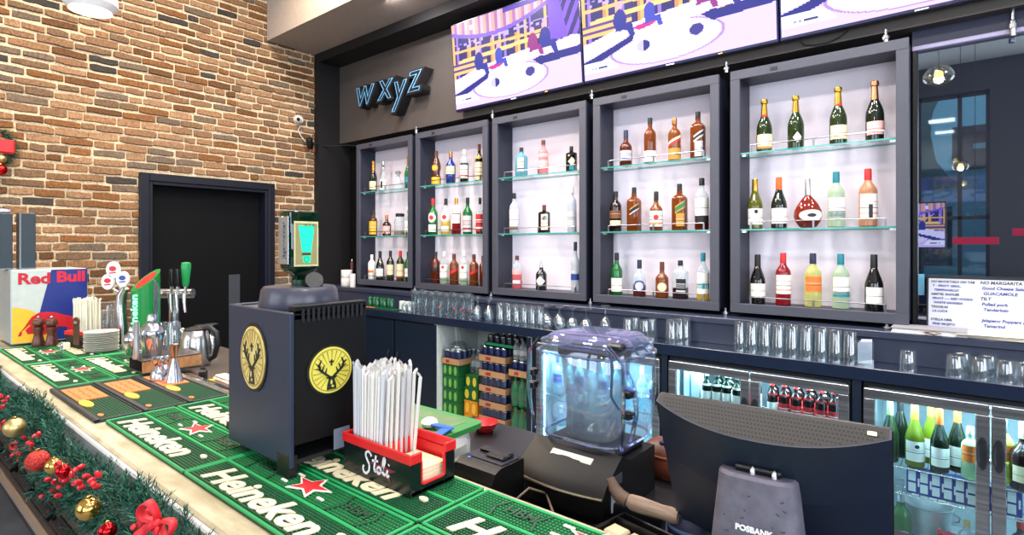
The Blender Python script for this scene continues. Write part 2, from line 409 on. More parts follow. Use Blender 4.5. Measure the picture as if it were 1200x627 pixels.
# ================================================================ DISPLAY CABINETS
frame_m = M((68, 70, 82), .45, 0, .06, 10.); inner_m = M((34, 38, 54), .45)
back_m = M((240, 232, 246), .55, 0, .015, 5.)
glass_edge = [CLEAR((246, 250, 250), .06, .5), GL((70, 170, 160), .6, .05, (150, 220, 210))]
CAB = [(-5.228, -4.302), (-4.242, -3.284), (-3.228, -2.274), (-2.209, -1.266), (-1.194, -.263)]
CZ0, CZ1, CY0, CY1 = 1.178, 2.71, 3.62, 3.845
SHZ = [2.187, 1.706, CZ0+.055]
ORD = ['first', 'second', 'third', 'fourth', 'fifth']
HOLD = ['mixed wine and liqueur bottles', 'crowded liqueur and vermouth bottles', 'only nine bottles', 'rows of amber whisky', 'champagne and wine bottles']
for i, (a, b) in enumerate(CAB):
    t = thing('display_cabinet', 'dark grey wall cabinet, %s from the brick wall, with %s' % (ORD[i], HOLD[i]), 'cabinet', ((a+b)/2, CY0, CZ0), 0, 'wall display cabinets')
    w = (b-a)/2; h = CZ1-CZ0; fw = .058; dp = CY1-CY0
    m = MB().box(-w, w, 0, .022, 0, fw, .002).box(-w, w, 0, .022, h-fw, h, .002).box(-w, -w+fw, 0, .022, fw, h-fw, .002).box(w-fw, w, 0, .022, fw, h-fw, .002)
    m.build('front_frame', frame_m, t)
    m = MB().box(-w+.004, -w+fw-.002, .022, dp, .01, h-.01).box(w-fw+.002, w-.004, .022, dp, .01, h-.01).box(-w+fw-.002, w-fw+.002, .022, dp, .01, fw-.002).box(-w+fw-.002, w-fw+.002, .022, dp, h-fw+.002, h-.01)
    m.build('carcass', inner_m, t)
    MB().box(-w+fw-.002, w-fw+.002, dp-.012, dp, fw-.002, h-fw+.002).build('back_panel', back_m, t)
    for z in SHZ[:2]:
        g = MB().box(-w+fw, w-fw, .015, dp-.014, z-CZ0-.010, z-CZ0); g.m[-6:] = [1, 1, 1, 1, 0, 0]; g = g.build('glass_shelf', glass_edge, t)
        MB().box(-w+fw, -w+fw+.03, .03, .06, z-CZ0-.022, z-CZ0-.010).box(w-fw-.03, w-fw, .03, .06, z-CZ0-.022, z-CZ0-.010).build('shelf_clip', CHROME, g)
    for z in SHZ:
        r = MB(); zz = z-CZ0
        x0, x1 = -w+fw+.06, w-fw-.05
        pts = [(x0, .028, zz), (x0, .028, zz+.045), (x1, .028, zz+.045), (x1, .028, zz)]
        r.tube([pts[1], pts[2]], .0035, 6)
        for x in (x0, (x0+x1)/2, x1): r.box(x-.005, x+.005, .024, .032, zz, zz+.047)
        r.tube([(x0, .028, zz+.045), (x0, .042, zz+.045)], .0035, 6)
        r.build('shelf_rail', METAL((138, 138, 144), .3), t)
    MB().box(-w+.24, -w+.28, -.003, .001, h-.04, h-.02).build('latch', M((30, 26, 24), .5), t)
# steel bolts in the gaps between cabinets
def bolt(x, y, z0, z1, label):
    t = thing('steel_bolt', label, 'bolt', (x, y, z0), 0, 'steel bolts holding the cabinets')
    h = z1-z0
    MB().lathe([(.013, 0), (.014, .004), (.014, h*.55), (.008, h*.6), (.008, h)], 12).build('bolt_shaft', CHROME, t)
    MB().lathe([(.02, h*.28), (.02, h*.45)], 12).build('bolt_collar', STEEL, t)
gaps = [(-4.272, 'first and second'), (-3.256, 'second and third'), (-2.242, 'third and fourth'), (-1.230, 'fourth and fifth')]
for x, s in gaps:
    bolt(x, 3.66, 2.72, 2.79, 'small steel bolt above the gap between the %s wall cabinets' % s)
    bolt(x, 3.64, 1.15, 1.20, 'small steel bolt on the ledge below the gap between the %s wall cabinets' % s)
bolt(-.37, 3.67, 2.715, 2.79, 'small steel bolt above the right end of the champagne cabinet')
bolt(-.36, 3.60, 1.15, 1.178, 'small steel bolt on the ledge under the champagne cabinet')
bolt(PY(1187, 30, 3.76).x, 3.76, 2.655, 2.79, 'long steel bolt hanging in front of the dark mirror glass at the right')

# ================================================================ SIGN
sg = thing('neon_sign', 'dark channel-letter sign reading w xyz with thin blue neon outlines on the grey wall', 'sign', (-4.66, 3.60, 3.25), 0)
letters = [('w', -5.06, 0.245), ('x', -4.70, .235), ('y', -4.47, .235), ('z', -4.24, .235)]
for ch, x, s in letters:
    body = text_mesh(ch, .43, extrude=.055, offset=.02, shear=.18, xs=1.0)
    neon = text_mesh(ch, .43, extrude=0., shear=.18, fill=False, bevel=.0038, xs=1.0)
    T = Matrix(((1, 0, 0, x+4.66), (0, 0, -1, 0), (0, 1, 0, 0), (0, 0, 0, 1)))
    dz = {'y': -.055}.get(ch, 0)
    for me, off in ((body, .058), (neon, -.008)):
        me.transform(T); me.transform(Matrix.Translation((0, off, dz)))
    body.materials.clear(); body.materials.append(M((26, 24, 26), .5)); neon.materials.clear(); neon.materials.append(EM((96, 160, 204), .42))
    b = ob('letter', body, sg); ob('neon_outline', neon, b)
# ================================================================ SCREENS
def studio(u, v):
    """colour of the studio picture on the screens, u to the right, v downwards"""
    R = random.Random(int(u*47)*131+int(v*40)*17)
    def inside(poly):
        c = False; n = len(poly)
        for i in range(n):
            x0, y0 = poly[i]; x1, y1 = poly[(i+1) % n]
            if (y0 > v) != (y1 > v) and u < (x1-x0)*(v-y0)/(y1-y0)+x0: c = not c
        return c
    arc = .04+.19*math.sin(PI*min(1, max(0, (u+.12)/1.0)))
    col = (36, 34, 88)
    if v < arc-.02:
        s = int(u*42) % 3; col = [(236, 170, 130), (176, 116, 150), (226, 190, 190)][s]
        if v < .05 and u > .45: col = (80, 60, 150)
    elif v < arc+.025: col = (128, 96, 214)
    elif v < .68:
        s = int(u*54); q = (s*7) % 11
        if q < 2: col = (255, 190, 90)
        elif q == 3: col = (150, 120, 200)
        elif q == 5 and v > .3: col = (240, 150, 60)
        if abs(v-(.33+.05*u)) < .016: col = (255, 196, 96)
        if abs(v-(.46-.06*u)) < .022 and .05 < u < .8: col = (255, 214, 110)
        if .24 < v < .3 and R.random() < .35: col = (190, 170, 250)
        if .47 < v < .6 and u < .3: col = (255, 200, 100) if int(v*30) % 2 else (96, 66, 120)
        if u > .88: col = (130, 90, 210) if int((u+v*.3)*30) % 2 else (44, 36, 96)
    if u > .79 and u < .86+v*.12 and v < .5: col = (122, 84, 206)
    # sofas, table, floor
    if v > .62+.05*abs(u-.5): col = (226, 206, 244)
    if (u-.47)**2/.30**2+(v-.8)**2/.17**2 < 1: col = (238, 224, 250)
    if abs((u-.47)**2/.30**2+(v-.8)**2/.17**2-1) < .05: col = (176, 146, 214)
    if inside([(.28, .56), (.72, .5), (.78, .62), (.3, .68)]): col = (252, 250, 255)
    if inside([(0, .66), (.2, .58), (.3, .6), (.27, .68), (.04, .8), (0, .8)]): col = (240, 236, 252)
    if inside([(.27, .68), (.31, .66), (.3, .72), (.08, .86), (0, .88), (0, .82), (.05, .8)]): col = (26, 34, 108)
    if inside([(.72, .55), (.95, .5), (1, .52), (1, .62), (.74, .63)]): col = (246, 240, 255)
    if inside([(.66, .64), (1, .62), (1, .7), (.72, .72)]): col = (30, 36, 112)
    if inside([(.3, .6), (.42, .57), (.47, .6), (.34, .64)]): col = (206, 40, 120)
    if (u-.5)**2/.12**2+(v-.7)**2/.12**2 < 1: col = (255, 255, 255)
    if (u-.36)**2/.035**2+(v-.79)**2/.05**2 < 1: col = (40, 44, 110) if u > .36 else (200, 200, 236)
    if (u-.64)**2/.035**2+(v-.76)**2/.05**2 < 1: col = (60, 56, 120)
    for cx, cy, s, top in ((.23, .5, 1.15, (34, 48, 128)), (.4, .5, .95, (60, 76, 170)), (.67, .46, 1.05, (150, 40, 110)), (.76, .45, 1.2, (30, 44, 130))):
        if (u-cx)**2/(.016*s)**2+(v-cy+.115*s)**2/(.032*s)**2 < 1: col = (232, 176, 170)
        if (u-cx)**2/(.034*s)**2+(v-cy)**2/(.09*s)**2 < 1: col = top
        if inside([(cx-.02, cy+.05), (cx+.06*s, cy+.04), (cx+.075*s, cy+.15*s), (cx+.05*s, cy+.15*s), (cx+.035*s, cy+.09*s), (cx-.03, cy+.1)]): col = top
    if inside([(0, .84), (.17, .84), (.22, .94), (0, .94)]): col = (255, 255, 255)
    if .09 < u < .145 and .89 < v < .915: col = (60, 60, 110)
    if .045 < u < .085 and .89 < v < .915 and int(u*300) % 2: col = (150, 150, 180)
    if .165 < u < .2 and .06 < v < .12 and arc > .1: col = (250, 246, 255)
    r_, g_, b_ = lin(col); return (r_*.93+.01, g_*.88+.01, min(1.2, b_*1.1+.05))
def picture_mesh(W, H, nx=200, ny=112, name='screen_picture'):
    V = []; Fc = []; buf = []
    for j in range(ny+1):
        for i in range(nx+1): V.append((W*(i/nx-.5), 0, H*(.5-j/ny)))
    for j in range(ny):
        for i in range(nx):
            a = j*(nx+1)+i; Fc.append((a, a+nx+1, a+nx+2, a+1))
            c = studio((i+.5)/nx, (j+.5)/ny)
            buf.extend((*c, 1.)*4)
    me = bpy.data.meshes.new(name); me.from_pydata(V, [], Fc)
    me.color_attributes.new('Col', 'FLOAT_COLOR', 'CORNER').data.foreach_set('color', buf)
    return me
TVW, TVH = 1.39, .785
pic = picture_mesh(TVW-.022, TVH-.03); pic.materials.append(ATTR('lit_screen', .4, 1.25))
for i, (x, lb) in enumerate(((-3.0, 'large wall screen beside the neon sign showing a TV studio panel, leftmost of the three'), (-1.605, 'large wall screen in the middle of the row of three, above the whisky cabinets'), (-.21, 'large wall screen at the right end of the row, cut by the photo edge'))):
    t = thing('television', lb, 'television', (x, 3.66, 2.842), 0, 'screens above the cabinets'); t.rotation_euler.x = math.radians(5)
    MB().box(-TVW/2+.001, TVW/2-.001, -.02, .028, 0, TVH, .004).build('bezel', M((16, 22, 60), .25), t)
    MB().box(-.45, .45, .028, .05, .15, .6).build('rear_housing', MBLACK, t)
    o = ob('screen', pic, t, (0, -.0215, TVH/2+.004))
    MB().box(-.03, .03, -.0225, -.0205, .004, .012).build('logo_plate', M((210, 210, 215), .4), t)
    MB().box(.33, .355, -.0225, -.0205, .0045, .010).build('indicator', EM((255, 170, 60), 1.2), t)
# thin cable looping under the right screens
c0 = PY(940, 50, 3.70); 
pts = []
for (x, y) in ((938, 49), (943, 53), (955, 53), (970, 50), (984, 44), (994, 36)): pts.append(PY(x, y, 3.712))
tag(MB().tube(pts, .004, 6).build('cable', MBLACK), 'thin dark cable drooping below the middle and right screens', 'cable')

# ================================================================ BOTTLES
SHAPES = {   # section exponent, depth ratio, profile up to the cap, cap start, cap radii
    'wine':  (2, 1, [(.9, 0), (1, .015), (1, .6), (.95, .65), (.75, .70), (.5, .75), (.40, .79)], .80, (.40, .39)),
    'burg':  (2, 1, [(.9, 0), (1, .015), (1, .44), (.95, .50), (.78, .58), (.56, .67), (.42, .74)], .76, (.39, .38)),
    'champ': (2, 1, [(.9, 0), (1, .015), (1, .42), (.94, .49), (.76, .57), (.52, .65), (.42, .68)], .68, (.44, .36)),
    'liquor': (2, 1, [(.92, 0), (1, .02), (1, .62), (.94, .67), (.72, .725), (.45, .76), (.37, .80)], .86, (.40, .40)),
    'tall':  (2, 1, [(.92, 0), (1, .02), (1, .56), (.92, .62), (.6, .69), (.42, .73), (.37, .78)], .82, (.38, .38)),
    'square': (6, .9, [(.95, 0), (1, .015), (1, .66), (.95, .70), (.7, .745), (.42, .77), (.36, .80)], .86, (.38, .38)),
    'short': (2, 1, [(.92, 0), (1, .02), (1, .5), (.93, .56), (.7, .62), (.42, .67), (.36, .72)], .76, (.36, .36)),
    'flask': (2, .62, [(.45, 0), (.62, .02), (.9, .13), (1, .23), (.96, .34), (.75, .47), (.45, .58), (.24, .64)], .66, (.20, .19)),
    'decanter': (2, 1, [(.9, 0), (1, .03), (1, .2), (.9, .32), (.6, .5), (.36, .62), (.30, .70)], .70, (.33, .33)),
    'jar': (2, 1, [(.9, 0), (1, .04), (1, .6), (.96, .7), (.8, .8), (.72, .84)], .86, (.76, .76)),
    'monk': (2, 1, [(.9, 0), (1, .02), (1, .22), (.86, .30), (.82, .36), (1, .5), (.92, .62), (.6, .76), (.40, .82)], .84, (.42, .36)),
    'block': (7, .6, [(.97, 0), (1, .015), (1, .70), (.96, .735), (.6, .76), (.34, .78), (.30, .80)], .80, (.36, .36)),
}
def patch(mb, R, n, ys, zc, hz, ha, kind='rect', rot=0., grow=1.02, seg=10, mi=0, dz=0.):
    """a label wrapped on the body, facing -Y"""
    def P(a, b):
        t = -PI/2+a*ha+rot; c, s = math.cos(t), math.sin(t)
        q = 1. if n == 2 else (abs(c)**n+abs(s)**n)**(-1/n)
        z = zc+b*hz+(dz*a)
        return (R*c*q*grow, R*s*q*ys*grow, z)
    if kind == 'rect':
        vs = [P(-1+2*i/seg, b) for b in (-1, 1) for i in range(seg+1)]
        mb.add(vs, [(i, i+1, seg+2+i, seg+1+i) for i in range(seg)], mi)
    else:
        vs = [P(0, 0)]; N = 20; NR = 5
        for j in range(1, NR+1):
            for k in range(N):
                t = 2*PI*k/N; c, s = math.cos(t), math.sin(t); q = j/NR/(abs(c)+abs(s) if kind == 'diamond' else 1); vs.append(P(c*q, s*q))
        fs = [(0, 1+k, 1+(k+1) % N) for k in range(N)]
        for j in range(NR-1):
            o = 1+j*N; fs += [(o+k, o+N+k, o+N+(k+1) % N, o+(k+1) % N) for k in range(N)]
        mb.add(vs, fs, mi)
GOLD = METAL((205, 160, 70), .3)
def bottle(label, loc, H, R, shape, body, cap, labels=(), group=None, rot=.45, name='bottle', cat='bottle', z0g=None):
    n, ys, prof, cs, cr = SHAPES[shape]
    t = thing(name, label, cat, loc, 0, group)
    b = MB(); pr = [(r*R, z*H) for r, z in prof]; pr.append((cr[0]*R*.92, cs*H))
    if isinstance(body, tuple) and len(body) == 3 and not isinstance(body[0], int):
        lo, fill, hi = body
        P2 = []; mis = []
        for i in range(len(pr)-1):
            r0, z0 = pr[i]; r1, z1 = pr[i+1]; P2.append(pr[i])
            if z0 < fill*H < z1:
                k = (fill*H-z0)/(z1-z0); P2.append((r0+(r1-r0)*k, fill*H)); mis += [0, 1]
            else: mis.append(0 if z1 <= fill*H+1e-6 else 1)
        P2.append(pr[-1]); b.lathe(P2, 22, n=n, ys=ys, mis=mis)
        b.build('bottle_body', [lo, hi], t)
    else:
        b.lathe(pr, 22, n=n, ys=ys); b.build('bottle_body', body, t)
    if cap is not None:
        c = MB(); ca, cb = cr
        if shape == 'champ':
            c.lathe([(ca*R, cs*H), (ca*.9*R, .78*H), (cb*R*.95, .90*H), (cb*R*1.25, .915*H), (cb*R*1.3, .95*H), (cb*R*1.2, .985*H), (cb*R*.6, H)], 16)
        elif shape == 'decanter':
            c.lathe([(ca*R*.8, cs*H), (ca*R*.9, .76*H), (ca*R*.6, .8*H), (ca*R*1.5, .87*H), (ca*R*1.6, .93*H), (ca*R*1.1, .98*H), (.001, H)], 16)
        else:
            c.lathe([(ca*R, cs*H), (ca*R*1.02, cs*H+.004), (cb*R, H-.004), (cb*R*.9, H)], 16, n=2)
        c.build('bottle_cap', cap, t)
    for L in labels:
        zc, hz, ha, cols = L[0]*H, L[1]*H, L[2], L[3]
        kind = L[4] if len(L) > 4 else 'rect'; dz = (L[5] if len(L) > 5 else 0)*H
        # radius at that height
        rr = R
        for (r0, z0), (r1, z1) in zip(pr, pr[1:]):
            if z0 <= zc <= z1 and z1 > z0: rr = r0+(r1-r0)*(zc-z0)/(z1-z0)
        lm = MB(); mats = []
        if kind == 'rect':
            y0 = zc-hz
            for fr_, cm in cols:
                h = 2*hz*fr_; mats.append(cm); patch(lm, rr, n, ys, y0+h/2, h/2, ha, 'rect', rot, mi=len(mats)-1, dz=dz); y0 += h
        else:
            for k, (sc, cm) in enumerate(cols):
                mats.append(cm); patch(lm, rr, n, ys, zc, hz*sc, ha*sc, kind, rot, 1.02+.006*k, mi=k)
        lm.build('label_patch', mats, t, smooth=60)
    return t
# colour shorthands
c_ = lambda *c: M(c, .55, 0, .03)
DKG = GL((16, 26, 16), .93); DKGL = GL((34, 52, 22), .8); OLIVE = GL((96, 98, 30), .72); GREEN = GL((10, 110, 44), .72); GRN2 = GL((26, 120, 52), .7)
BROWN = GL((70, 30, 14), .88); DBROWN = GL((34, 16, 14), .93); AMBER = GL((128, 62, 20), .62); AMB2 = GL((146, 84, 38), .56); RUM = GL((96, 34, 13), .72)
CLR = GL((226, 234, 238), .22, .05, (240, 246, 248)); FROST = GL((206, 214, 222), .5, .25, (226, 232, 238)); BLUEC = GL((120, 190, 206), .5); COBALT = GL((22, 46, 130), .88)
PINK = GL((226, 120, 130), .55); PINKL = GL((236, 168, 170), .45); ROSE = GL((206, 150, 112), .5); REDW = GL((140, 20, 32), .68); ORED = GL((134, 38, 20), .7)
PALE = GL((216, 216, 140), .42); PGRN = GL((196, 216, 190), .42); YEL = GL((226, 200, 90), .5); BLK = GL((12, 13, 16), .97)
LW = c_(238, 234, 226); LC = c_(232, 214, 176); LG = c_(190, 140, 60); LR = c_(190, 34, 40); LB = c_(30, 60, 140); LT = c_(22, 130, 142); LK = c_(24, 24, 28); LO = c_(232, 120, 44)
LP = c_(232, 176, 172); LGR = c_(40, 120, 70); LS = c_(196, 198, 202); LY = c_(226, 176, 50); LBR = c_(120, 72, 34)
kB = c_(20, 20, 24); kR = c_(196, 36, 36); kG = GOLD; kW = c_(240, 240, 240); kT = c_(20, 120, 136); kO = c_(226, 96, 36); kN = c_(30, 34, 66); kS = METAL((205, 208, 214), .3); kC = METAL((190, 120, 80), .35)
kRG = METAL((214, 150, 110), .32); kBR = c_(90, 40, 26)
def lab(z, h, col, ha=1.25, acc=None, top=None):
    """a paper label: coloured field with a printed line or two"""
    b = [(.16, col)]
    b += [(.10, acc or col), (.16, col), (.03, LK if col is not LK else LS), (.09, col), (.03, LS if col is not LS else LK), (.08, col), (.05, acc or col), (.18, col), (.12, top or col)]
    return (z, h, ha, b)
def strip_(z, h, col, ha=1.25): return (z, h, ha, [(1, col)])
CR = ['top shelf', 'middle shelf', 'bottom row']
CN = ['first cabinet', 'second cabinet', 'third cabinet', 'whisky cabinet', 'champagne cabinet']
# cabinet, row, x, top y, pixel width, shape, body, cap, labels, words
BOT = [
 (0, 0, 436.9, 188.6, 8.9, 'champ', DKG, kG, [lab(.2, .13, LC), strip_(.655, .03, kR, 3.1)], 'green champagne bottle with gold foil and red neck seal'),
 (0, 0, 448.6, 189.4, 8.6, 'decanter', CLR, kS, [lab(.2, .17, LW, 1.2), strip_(.2, .12, LK, .3)], 'clear bottle with round stopper and white label'),
 (0, 0, 465, 200.3, 13, 'decanter', CLR, kS, [], 'squat clear tequila decanter with ball stopper'),
 (0, 0, 478, 182.7, 9, 'champ', GRN2, kG, [lab(.2, .14, LT)], 'green sparkling bottle half hidden by the cabinet edge'),
 (0, 1, 436.9, 247.5, 9.4, 'liquor', BROWN, kB, [lab(.32, .26, LY, 1.3, LG)], 'brown bottle with a tall golden yellow label'),
 (0, 1, 452.8, 252, 11.4, 'short', DBROWN, kC, [lab(.28, .18, LP), ], 'small round brown bottle with copper neck'),
 (0, 1, 467, 250.4, 13.4, 'jar', CLR, kB, [strip_(.1, .07, LBR, 3.1)], 'clear glass jar with a dark lid'),
 (0, 1, 478, 242, 9, 'liquor', CLR, kW, [lab(.3, .2, LW)], 'clear bottle half hidden beside the glass jar'),
 (0, 2, 435.2, 298.6, 8.6, 'liquor', c_(236, 236, 232), kW, [strip_(.32, .05, LO, .9)], 'opaque white rum bottle with orange print'),
 (0, 2, 444.9, 294.4, 10, 'burg', DKG, kB, [lab(.25, .14, LW)], 'dark wine bottle with sloping shoulders and white label'),
 (0, 2, 457, 294, 8.8, 'wine', DKG, kB, [lab(.36, .17, LC)], 'dark straight-shouldered wine bottle with cream label'),
 (0, 2, 468.7, 294, 9.3, 'wine', DKGL, kR, [lab(.36, .2, LC), strip_(.13, .03, LR)], 'green wine bottle with red cap and cream label'),
 (0, 2, 478, 295, 9, 'wine', GREEN, kB, [lab(.3, .14, LW)], 'bright green bottle half hidden by the cabinet edge'),
 (1, 0, 510.7, 177.2, 11.7, 'monk', BROWN, kBR, [lab(.13, .1, LY), (.5, .09, .8, [(1, LG), (.5, LY)], 'round')], 'waisted brown liqueur bottle with gold labels'),
 (1, 0, 527.7, 178.2, 11.2, 'tall', COBALT, kC, [lab(.42, .12, LC, 1.25, LG)], 'cobalt blue bottle with copper cap and cream label'),
 (1, 0, 543.7, 175.5, 10, 'liquor', (DBROWN, .58, CLR), kW, [lab(.32, .2, LW, 1.2, LR)], 'dark coffee liqueur bottle with white label and clear neck'),
 (1, 0, 561, 169.3, 9.4, 'tall', BLK, kBR, [lab(.27, .24, LC, 1.2, LG), strip_(.62, .05, LY, .9)], 'tall black cream liqueur bottle with cream label'),
 (1, 1, 507, 233, 12.6, 'tall', GREEN, kR, [(.47, .13, 1.0, [(1, LW), (.5, LR)], 'round'), strip_(.18, .1, LW, 1.0)], 'green vermouth bottle with red cap and round white label'),
 (1, 1, 522, 233, 12.2, 'tall', (YEL, .38, CLR), kB, [(.48, .13, 1.0, [(1, LW), (.5, LR)], 'round'), strip_(.16, .07, LW, 1.0)], 'clear vermouth bottle a third full of yellow liquid'),
 (1, 1, 534.4, 232, 10.4, 'tall', (REDW, .56, CLR), kG, [lab(.42, .12, LW)], 'clear bottle of dark red aperitif with gold cap'),
 (1, 1, 547.5, 231.8, 11.4, 'tall', GREEN, kB, [lab(.28, .22, LS, 1.1, LR)], 'vivid green bottle with black cap and slim grey label'),
 (1, 1, 562, 232, 9.6, 'tall', (REDW, .5, CLR), kB, [lab(.3, .24, LR, 1.25, LW)], 'bottle with a big red label at the right end'),
 (1, 2, 510, 295.3, 12.4, 'liquor', RUM, kB, [(.42, .05, 1.2, [(1, LK)], 'rect', .08)], 'dark amber whisky bottle with slanted black label'),
 (1, 2, 520.2, 295.3, 10.4, 'liquor', (PGRN, .2, CLR), kW, [lab(.4, .2, LW, 1.2), (.52, .05, .35, [(1, LR)], 'round')], 'clear white rum bottle between two amber bottles, left one'),
 (1, 2, 531.6, 297.8, 11, 'liquor', AMBER, kBR, [(.42, .05, 1.2, [(1, LR)], 'rect', .08)], 'amber whisky bottle with slanted red label in the middle'),
 (1, 2, 543.3, 294.4, 10.4, 'liquor', (PGRN, .2, CLR), kW, [lab(.4, .2, LW, 1.2), (.52, .05, .35, [(1, LR)], 'round')], 'clear white rum bottle between two amber bottles, right one'),
 (1, 2, 554.9, 298.3, 11, 'liquor', AMBER, kBR, [(.42, .05, 1.2, [(1, LR)], 'rect', .08)], 'amber whisky bottle with slanted red label near the right end'),
 (1, 2, 565.5, 300, 9, 'liquor', RUM, kB, [], 'amber bottle half hidden by the right frame'),
 (2, 0, 610.5, 173.4, 13.6, 'square', BLUEC, kB, [lab(.4, .24, LC, .62, LB)], 'pale blue square gin bottle with cream label'),
 (2, 0, 636.2, 164.5, 12, 'liquor', PINKL, kBR, [lab(.3, .1, LP, 1.2), strip_(.55, .05, LP, 1.2)], 'pink gin bottle with red-brown cap'),
 (2, 0, 669.1, 171.8, 13.4, 'block', BLK, kB, [(.4, .16, .8, [(1, LC)], 'diamond'), strip_(.14, .08, LT, .5)], 'black square-shouldered bottle with pale pointed label'),
 (2, 1, 602, 226.7, 11, 'liquor', FROST, kB, [lab(.36, .24, LW, 1.25, LS), strip_(.13, .04, LBR, 1.25)], 'silvery clear vodka bottle with white label and dark cap'),
 (2, 1, 637.2, 240.4, 15, 'block', BLK, kBR, [lab(.38, .28, LW, .68, LO), (.52, .09, .45, [(1, LGR)], 'round')], 'black square herbal liqueur bottle with orange and white label'),
 (2, 1, 669.7, 218.7, 11, 'liquor', FROST, kW, [lab(.3, .16, LS, 1.1)], 'tall frosted clear vodka bottle at the right'),
 (2, 2, 605.5, 299.8, 11.4, 'liquor', (PINK, .46, CLR), kBR, [lab(.5, .07, LP), strip_(.2, .05, LW, .9)], 'pink gin bottle with half its glass clear'),
 (2, 2, 633.8, 305.4, 13.6, 'short', BLK, None, [(.3, .17, .95, [(1, LW), (.8, LS)], 'diamond')], 'round black gin bottle with white diamond label and metal pourer'),
 (2, 2, 673.7, 283.8, 10.4, 'tall', FROST, kN, [strip_(.3, .06, LB, 1.2), strip_(.4, .03, LS, 1.1)], 'tall frosted vodka bottle with blue neck and blue print'),
 (3, 0, 733, 153, 16.6, 'short', RUM, kN, [lab(.28, .14, LS, 1.1, LB)], 'short round brown whisky bottle with blue cap'),
 (3, 0, 761.3, 138.6, 13.8, 'liquor', AMBER, kB, [lab(.15, .12, LW)], 'tall amber whisky bottle with low white label'),
 (3, 0, 790, 139, 14.4, 'liquor', AMB2, kC, [(.46, .06, 1.2, [(.5, LR), (.5, LC)], 'rect', .09), lab(.16, .13, LG)], 'amber whisky bottle with slanted red and cream label'),
 (3, 0, 817.5, 131.4, 16.6, 'square', AMBER, kB, [(.48, .07, .75, [(.3, LS), (.4, LK), (.3, LS)], 'rect', .07), lab(.2, .16, LS, .6)], 'square amber whisky bottle with slanted silver label'),
 (3, 1, 721, 224.8, 13.8, 'liquor', DBROWN, kB, [lab(.42, .1, LBR), strip_(.22, .05, LC, 1.1)], 'dark red-brown rum bottle at the left end'),
 (3, 1, 742.6, 220, 15.8, 'square', AMBER, kB, [(.5, .07, .75, [(.2, LS), (.6, LK), (.2, LG)], 'rect', .07)], 'square amber whisky bottle with slanted black label'),
 (3, 1, 768.5, 224.7, 15.4, 'short', AMB2, kB, [lab(.3, .2, LW, 1.2, LG), (.33, .07, .4, [(1, LR)], 'round')], 'bourbon bottle with white label and red seal'),
 (3, 1, 796, 215.9, 18, 'square', AMBER, kB, [(.5, .08, .75, [(.2, LG), (.6, LGR), (.2, LG)], 'rect', .07), lab(.22, .14, LG, .6)], 'large square whisky bottle with slanted green label'),
 (3, 1, 822, 209.2, 17, 'liquor', (RUM, .36, CLR), kB, [lab(.44, .17, LW), strip_(.2, .06, LK, 1.2)], 'clear whisky bottle with white label and amber base'),
 (3, 2, 722.3, 296.6, 13, 'tall', GREEN, kB, [lab(.24, .16, LW)], 'green whisky bottle with white label at the left end'),
 (3, 2, 748.9, 304.9, 16.6, 'short', (RUM, .3, CLR), kN, [(.28, .16, .95, [(1, LB), (.72, LS)], 'round')], 'clear whisky bottle with blue cap and oval blue label'),
 (3, 2, 775.4, 307.3, 15.8, 'short', AMBER, kBR, [(.3, .15, .9, [(1, LBR), (.8, LC)], 'round')], 'round amber whisky bottle with brown cap'),
 (3, 2, 797, 305.6, 17, 'square', (DBROWN, .28, CLR), kB, [lab(.32, .2, LK, .72, LS)], 'clear square whiskey bottle with big black label'),
 (3, 2, 823.5, 296.6, 14.4, 'tall', (YEL, .22, CLR), kT, [lab(.36, .22, LW), strip_(.3, .06, LT, 1.2)], 'clear bottle with teal cap and teal and white label'),
 (4, 0, 895.4, 116.6, 17.6, 'champ', DKGL, kG, [lab(.2, .12, LC), (.66, .04, .9, [(1, LR)], 'round'), strip_(.07, .02, LG)], 'green champagne bottle with gold foil and red seal, leftmost'),
 (4, 0, 932.2, 112.2, 20, 'champ', DKGL, kG, [(.2, .1, .55, [(1, LW), (.6, LS)], 'diamond')], 'plump sparkling wine bottle with gold foil and small white label'),
 (4, 0, 982, 102, 20.4, 'champ', DKGL, kG, [lab(.2, .12, LC), (.66, .04, .9, [(1, LR)], 'round')], 'tall green champagne bottle with red seal, third along'),
 (4, 0, 1024.9, 94.9, 22, 'champ', DKG, kRG, [lab(.2, .11, LP)], 'rose champagne bottle with copper foil and pink label'),
 (4, 1, 884.5, 210.3, 18.8, 'burg', OLIVE, kG, [lab(.24, .16, LW), (.34, .04, .25, [(1, LK)], 'round')], 'olive green white-wine bottle with gold cap'),
 (4, 1, 912.5, 208.2, 17.6, 'burg', DKG, kO, [lab(.24, .15, LW)], 'dark wine bottle with bright orange cap'),
 (4, 1, 946.4, 209.7, 30, 'flask', ORED, kS, [(.25, .11, .95, [(1, LW), (.35, LK)], 'round')], 'flat round red-orange wine flask with silver neck'),
 (4, 1, 979.6, 201.7, 18.2, 'wine', PGRN, kT, [lab(.36, .17, LW), strip_(.24, .05, LT)], 'clear white-wine bottle with teal cap and teal-edged label'),
 (4, 1, 1017, 198.2, 20, 'wine', ROSE, kR, [lab(.35, .21, LW, 1.25, LP), strip_(.26, .12, LK, .22)], 'pale rose wine bottle with red cap'),
 (4, 2, 887.6, 298.7, 18, 'burg', BLK, kB, [lab(.28, .13, LW)], 'black red-wine bottle with white label, leftmost'),
 (4, 2, 917.5, 296.8, 16.6, 'wine', REDW, kR, [lab(.4, .18, LW, 1.25, LP)], 'red rose wine bottle with red cap and white label'),
 (4, 2, 952.4, 297.2, 17.6, 'wine', PALE, kN, [lab(.43, .14, LO, 1.25, LO)], 'pale yellow wine bottle with bright orange label'),
